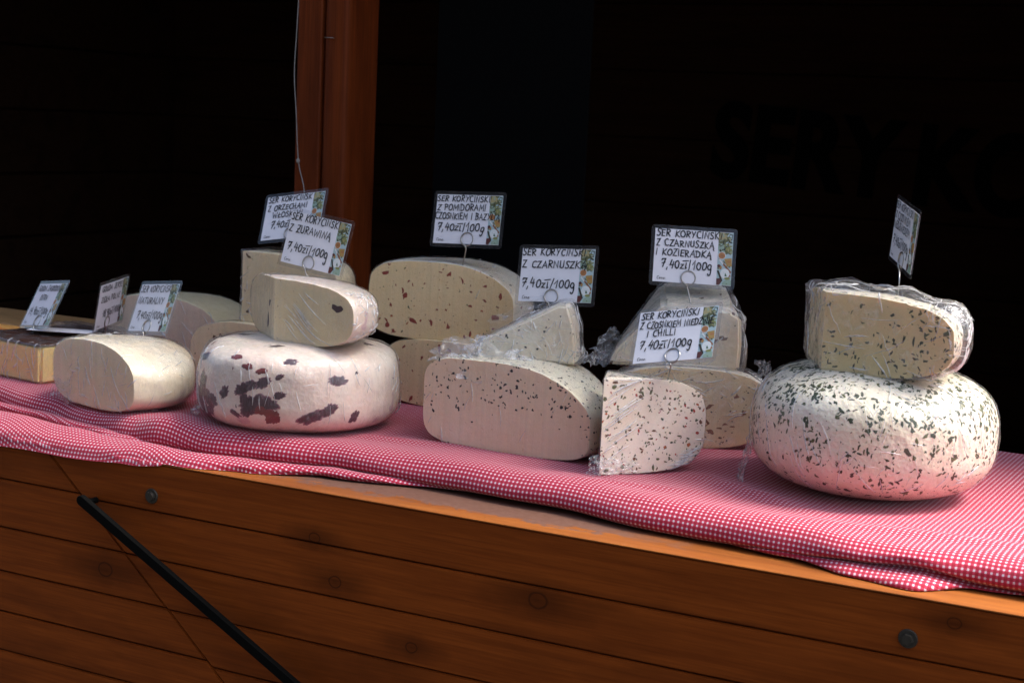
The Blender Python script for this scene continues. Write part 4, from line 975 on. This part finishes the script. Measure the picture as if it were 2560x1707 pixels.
def food_print(seed):
    """printed strip of cheese, herbs and a dish on a pale table"""
    bm = bmesh.new(); w = .0195; x0, x1, y0, y1 = 0, w, 0, .0705; z = .00012; rg = random.Random(2)
    polyf(bm, [(x0, y0), (x1, y0), (x1, y1), (x0, y1)], z, PI['sky'])
    L = [0]
    def zz(): L[0] += 1; return z + .000005 * L[0]
    q = lambda *p: [(x0 + a * w, y0 + b * .0705) for a, b in p]
    polyf(bm, q((0, 1), (.75, 1), (.55, .93), (.9, .86), (.2, .78), (0, .8)), zz(), PI['olive'])
    polyf(bm, q((.15, 1), (.4, 1), (.5, .9), (.1, .84), (0, .9)), zz(), PI['cream'])
    polyf(bm, q((.75, .985), (.97, .97), (.93, .86), (.62, .86)), zz(), PI['dark']); polyf(bm, q((.77, .965), (.91, .955), (.89, .88), (.69, .88)), zz(), PI['sky'])
    polyf(bm, q((0, .78), (.4, .80), (.6, .70), (.5, .62), (.1, .63), (0, .68)), zz(), PI['mint'])
    polyf(bm, q((.35, .80), (.6, .78), (1, .66), (.95, .60), (.6, .62)), zz(), PI['lime'])
    for i in range(9):
        a, b = rg.uniform(.05, .85), rg.uniform(.60, .84); t = rg.uniform(0, 180)
        disc(bm, x0 + a * w, y0 + b * .0705, rg.uniform(.002, .0042), .0008, zz(), PI[rg.choice(['dark', 'olive', 'cream', 'dark'])], 8, rot=t)
    for i in range(34):
        a, b = rg.uniform(.06, .9), rg.uniform(.60, .97); t = rg.uniform(0, 180)
        disc(bm, x0 + a * w, y0 + b * .0705, min(rg.uniform(.0012, .0036), a * w, (1 - a) * w), rg.uniform(.0004, .0013), zz(), PI[rg.choice(['dark', 'olive', 'cream', 'olive', 'lime', 'mint'])], 8, rot=t)
    for i in range(16):
        a, b = rg.uniform(.06, .9), rg.uniform(.04, .50); t = rg.uniform(0, 180)
        disc(bm, x0 + a * w, y0 + b * .0705, min(rg.uniform(.0012, .003), a * w, (1 - a) * w), rg.uniform(.0004, .0014), zz(), PI[rg.choice(['amber', 'brown', 'cream', 'olive', 'maroon', 'orange'])], 8, rot=t)
    disc(bm, x0 + .28 * w, y0 + .56 * .0705, .0052, .0052, zz(), PI['white']); disc(bm, x0 + .28 * w, y0 + .56 * .0705, .0045, .0045, zz(), PI['orange'])
    disc(bm, x0 + .26 * w, y0 + .57 * .0705, .0028, .0005, zz(), PI['brown'], 6, rot=20); disc(bm, x0 + .30 * w, y0 + .55 * .0705, .0028, .0005, zz(), PI['brown'], 6, rot=20)
    polyf(bm, q((.45, .50), (.95, .52), (1, .36), (.62, .38)), zz(), PI['amber']); disc(bm, x0 + .8 * w, y0 + .45 * .0705, .003, .0015, zz(), PI['orange'], 8)
    polyf(bm, q((.08, .49), (.14, .50), (.98, .26), (.92, .22)), zz(), PI['brown']); polyf(bm, q((.08, .48), (.18, .49), (.42, .41), (.38, .39)), zz(), PI['white'])
    disc(bm, x0 + .12 * w, y0 + .36 * .0705, .0022, .0022, zz(), PI['maroon'], 10); disc(bm, x0 + .22 * w, y0 + .33 * .0705, .0014, .0014, zz(), PI['amber'], 8)
    disc(bm, x0 + .55 * w, y0 + .22 * .0705, .0062, .0068, zz(), PI['white'])
    polyf(bm, q((.0, .27), (.12, .28), (.42, .08), (.30, .06)), zz(), PI['dark'])
    polyf(bm, q((.38, .27), (.55, .20), (.58, .24), (.70, .17), (.52, .17), (.56, .19)), zz(), PI['green'])
    polyf(bm, q((0, .12), (.25, .13), (.35, .06), (.2, 0), (0, 0)), zz(), PI['maroon'])
    polyf(bm, q((.40, .05), (.7, .12), (1, .10), (1, 0), (.4, 0)), zz(), PI['mint'])
    disc(bm, x0 + .72 * w, y0 + .13 * .0705, .004, .0018, zz(), PI['lime'], 9); disc(bm, x0 + .7 * w, y0 + .03 * .0705, .0012, .0006, zz(), PI['olive'], 6)
    me = bpy.data.meshes.new('food_photo'); bm.to_mesh(me); bm.free()
    for k in PK: me.materials.append(M_PRINT[k])
    return me
FOOD = food_print(1)
def rounded(w, h, r, n=5):
    pts = []
    for cx, cy, a in ((w - r, h - r, 0), (r, h - r, 90), (r, r, 180), (w - r, r, 270)):
        pts += [(cx + r * math.cos(R_(a + 90 * k / n)), cy + r * math.sin(R_(a + 90 * k / n))) for k in range(n + 1)]
    return pts
def price_tag(label, c, d, up, lines, price, stem_to, price_x=(.10, .76), lh=.0085, seed=1, ring_u=.50, ring_flip=1, pen=.0015):
    """lines = [(text, x0, x1, y)] as fractions of the card; c,d,up = centre and axes of the card"""
    d, up = Vector(d).normalized(), Vector(up); up = (up - d * up.dot(d)).normalized(); nn = d.cross(up)
    t = thing('price_tag', label, 'price tag', stem_to, 0, 'handwritten price tags')
    M = Matrix((d, up, nn)).transposed().to_4x4(); M.translation = Vector(c) - Vector(stem_to) - d * CW / 2 - up * CHH / 2
    rg = random.Random(seed)
    # laminate pouch: thin rounded slab around the paper
    bm = bmesh.new(); pts = rounded(CW, CHH, .0045)
    A = [bm.verts.new((x, y, .0004)) for x, y in pts]; B = [bm.verts.new((x, y, -.0004)) for x, y in pts]; bm.faces.new(A); bm.faces.new(B[::-1])
    for i in range(len(pts)): bm.faces.new((A[i], B[i], B[(i + 1) % len(pts)], A[(i + 1) % len(pts)]))
    bmesh.ops.recalc_face_normals(bm, faces=bm.faces)
    card = bm_obj('laminate', bm, M_LAM, t, False); card.matrix_local = M
    pw, ph = .104, .0715; px, py = (CW - pw) / 2, (CHH - ph) / 2
    pp = bm_obj('paper', box_bm(px, px + pw, py, py + ph, -.00015, .00015), M_PAPER, card, False)
    # bring the printed side outside of the pouch's front film by 0.1 mm
    pp.location.z = .00042
    fp = bpy.data.objects.new('food_photo', FOOD); COL.objects.link(fp); fp.parent = card; fp.location = (px + pw - .0195, py + .0005, .00054)
    bm = bmesh.new()
    for text, a, b, y in lines: write(bm, text, px + a * pw, px + b * pw, py + y * ph, lh, pen, rg)
    write(bm, price, px + price_x[0] * pw, px + price_x[1] * pw, py + .265 * ph, .0112, pen * 1.08, rg, .08)
    ink = bm_obj('handwriting', bm, M_INK, card, False); ink.location.z = .00125
    bm = bmesh.new(); write(bm, 'Cena:', px + .05 * pw, px + .165 * pw, py + .05 * ph, .0040, .00055, rg, .2, 0)
    pr = bm_obj('printed_word', bm, M_INK, card, False); pr.location.z = .0010
    # wire clip: double ring gripping the card, stem pushed into the cheese
    rr = .0094; rc = Vector((CW * ring_u, .0125, 0)); pts = []
    for k in range(44):
        a = R_(250 - 360 * 1.75 * k / 43) if ring_flip > 0 else R_(290 + 360 * 1.75 * k / 43)
        pts.append(M @ (rc + Vector((rr * math.cos(a), rr * math.sin(a), .0024 - .0048 * (k / 43) ** 1.0 if k < 44 else 0))))
    s0 = pts[0]; mid = M @ (rc + Vector((0, -rr - .006, .001)))
    stem = [Vector((0, 0, -.03)), Vector((0, 0, -.004)), mid.lerp(Vector((0, 0, 0)), .35) if mid.length > .004 else mid * .9]
    path = crom([stem[0], stem[1], mid, s0], 5)[:-1] + pts
    bm_obj('wire_clip', tube_bm(path, .0010, 7), WIRE, t, True)
    return t
SK = 'SER KORYCIŃSK'
price_tag('white price tag reading 14,90 for hot farmhouse gouda', (-1.7719, .2724, .1414), (.9103, -.3976, .1154), (.0961, .474, .8753), [('GOUDA ZAGRODOWA', .06, .93, .82), ('OSTRA', .26, .52, .60)], '14,90zł/100g', (-1.774, .252, .1025), (.08, .76), seed=1, ring_u=.55, pen=.0013)
price_tag('white price tag reading 18,90 for field herb jersey gouda', (-1.6959, .3376, .1451), (-.3123, .9485, .0524), (.182, .0056, .9833), [('GOUDA JERSEY', .06, .84, .84), ('ZIOŁA POLNE', .08, .74, .60)], '18,90zł/100g', (-1.703, .338, .098), (.20, .84), seed=2, ring_u=.42, pen=.0013)
price_tag('white price tag for the plain natural cheese', (-1.508, .216, .1656), (.9358, -.3346, .1112), (.0308, .3918, .9195), [('SER KORYCIŃSKI', .04, .86, .83), ('NATURALNY', .04, .72, .58)], '7,40zł/100g', (-1.506, .196, .1235), (.12, .80), lh=.0095, seed=3, ring_u=.48, pen=.0013)
price_tag('white price tag for walnut cheese, half hidden behind another tag', (-1.4051, .4056, .2978), (.9872, .0191, .1586), (-.1504, .4453, .8826), [('SER KORYCIŃSK', .03, .78, .86), ('Z ORZECHAMI', .04, .72, .67), ('WŁOSKIMI', .14, .66, .50)], '7,40zł/100g', (-1.398, .388, .243), (.14, .78), seed=4, ring_u=.50)
price_tag('white price tag for cranberry cheese, tilted to the right', (-1.2476, .2394, .2767), (.9906, -.0806, -.1106), (.1237, .1813, .9756), [('SER KORYCIŃSKI', .02, .83, .85), ('Z ŻURAWINĄ', .02, .72, .62)], '7,40zł/100g', (-1.252, .232, .231), (.06, .74), lh=.0098, seed=5, ring_u=.47)
price_tag('white price tag for tomato, garlic and basil cheese', (-1.1293, .4486, .3101), (.9964, .0766, .036), (-.052, .2191, .9743), [('SER KORYCIŃSKI', .01, .81, .86), ('Z POMIDORAMI', .02, .76, .68), ('CZOSNKIEM I BAZYLIĄ', .0, .98, .50)], '7,40zł/100g', (-1.130, .440, .247), (.05, .76), lh=.0086, seed=6, ring_u=.52)
price_tag('white price tag for nigella cheese above the pointed wedge', (-.9261, .3322, .2538), (.9963, .0644, .0576), (-.0719, .2489, .9659), [('SER KORYCIŃSKI', .01, .87, .87), ('Z CZARNUSZKĄ', .02, .89, .64)], '7,40zł/100g', (-.924, .313, .209), (.03, .76), lh=.0092, seed=7, ring_u=.46)
price_tag('white price tag for nigella and fenugreek cheese', (-.7743, .4319, .2849), (.9058, .4234, -.0166), (-.0852, .2204, .9717), [('SER KORYCIŃSKI', .02, .85, .86), ('Z CZARNUSZKĄ', .02, .76, .68), ('I KOZIERADKĄ', .02, .73, .50)], '7,40zł/100g', (-.766, .412, .228), (.10, .74), lh=.0086, seed=8, ring_u=.46)
price_tag('white price tag for wild garlic and chilli cheese', (-.7138, .234, .2053), (.9827, -.0187, .1842), (-.1413, .5666, .8118), [('SER KORYCIŃSK!', .03, .76, .85), ('Z CZOSNKIEM NIEDŹWIE', .03, .96, .66), ('I CHILLI', .13, .50, .50)], '7,40zł/100g', (-.722, .238, .1535), (.06, .72), lh=.0086, seed=9, ring_u=.50)
price_tag('white price tag turned sideways for wild garlic cheese', (-.4768, .3575, .3376), (.4734, -.8705, -.1344), (.0965, -.1004, .9903), [('SER KORYCIŃSKI', .02, .80, .87), ('Z CZOSNKIEM', .04, .70, .70), ('NIEDŹWIEDZIM', .02, .74, .53)], '7,40zł/100g', (-.477, .350, .287), (.08, .76), seed=10, ring_u=.55, pen=.0013)
# blank laminated card lying flat on the gouda
fc = bm_obj('loose_card', box_bm(-.05, .05, -.018, .018, 0, .0009, .0003), M_PAPER); fc.location = (-1.735, .272, ZT + .0685); fc.rotation_euler = (0, 0, R_(20)); tag(fc, 'blank white laminated card lying flat on the gouda block', 'card')
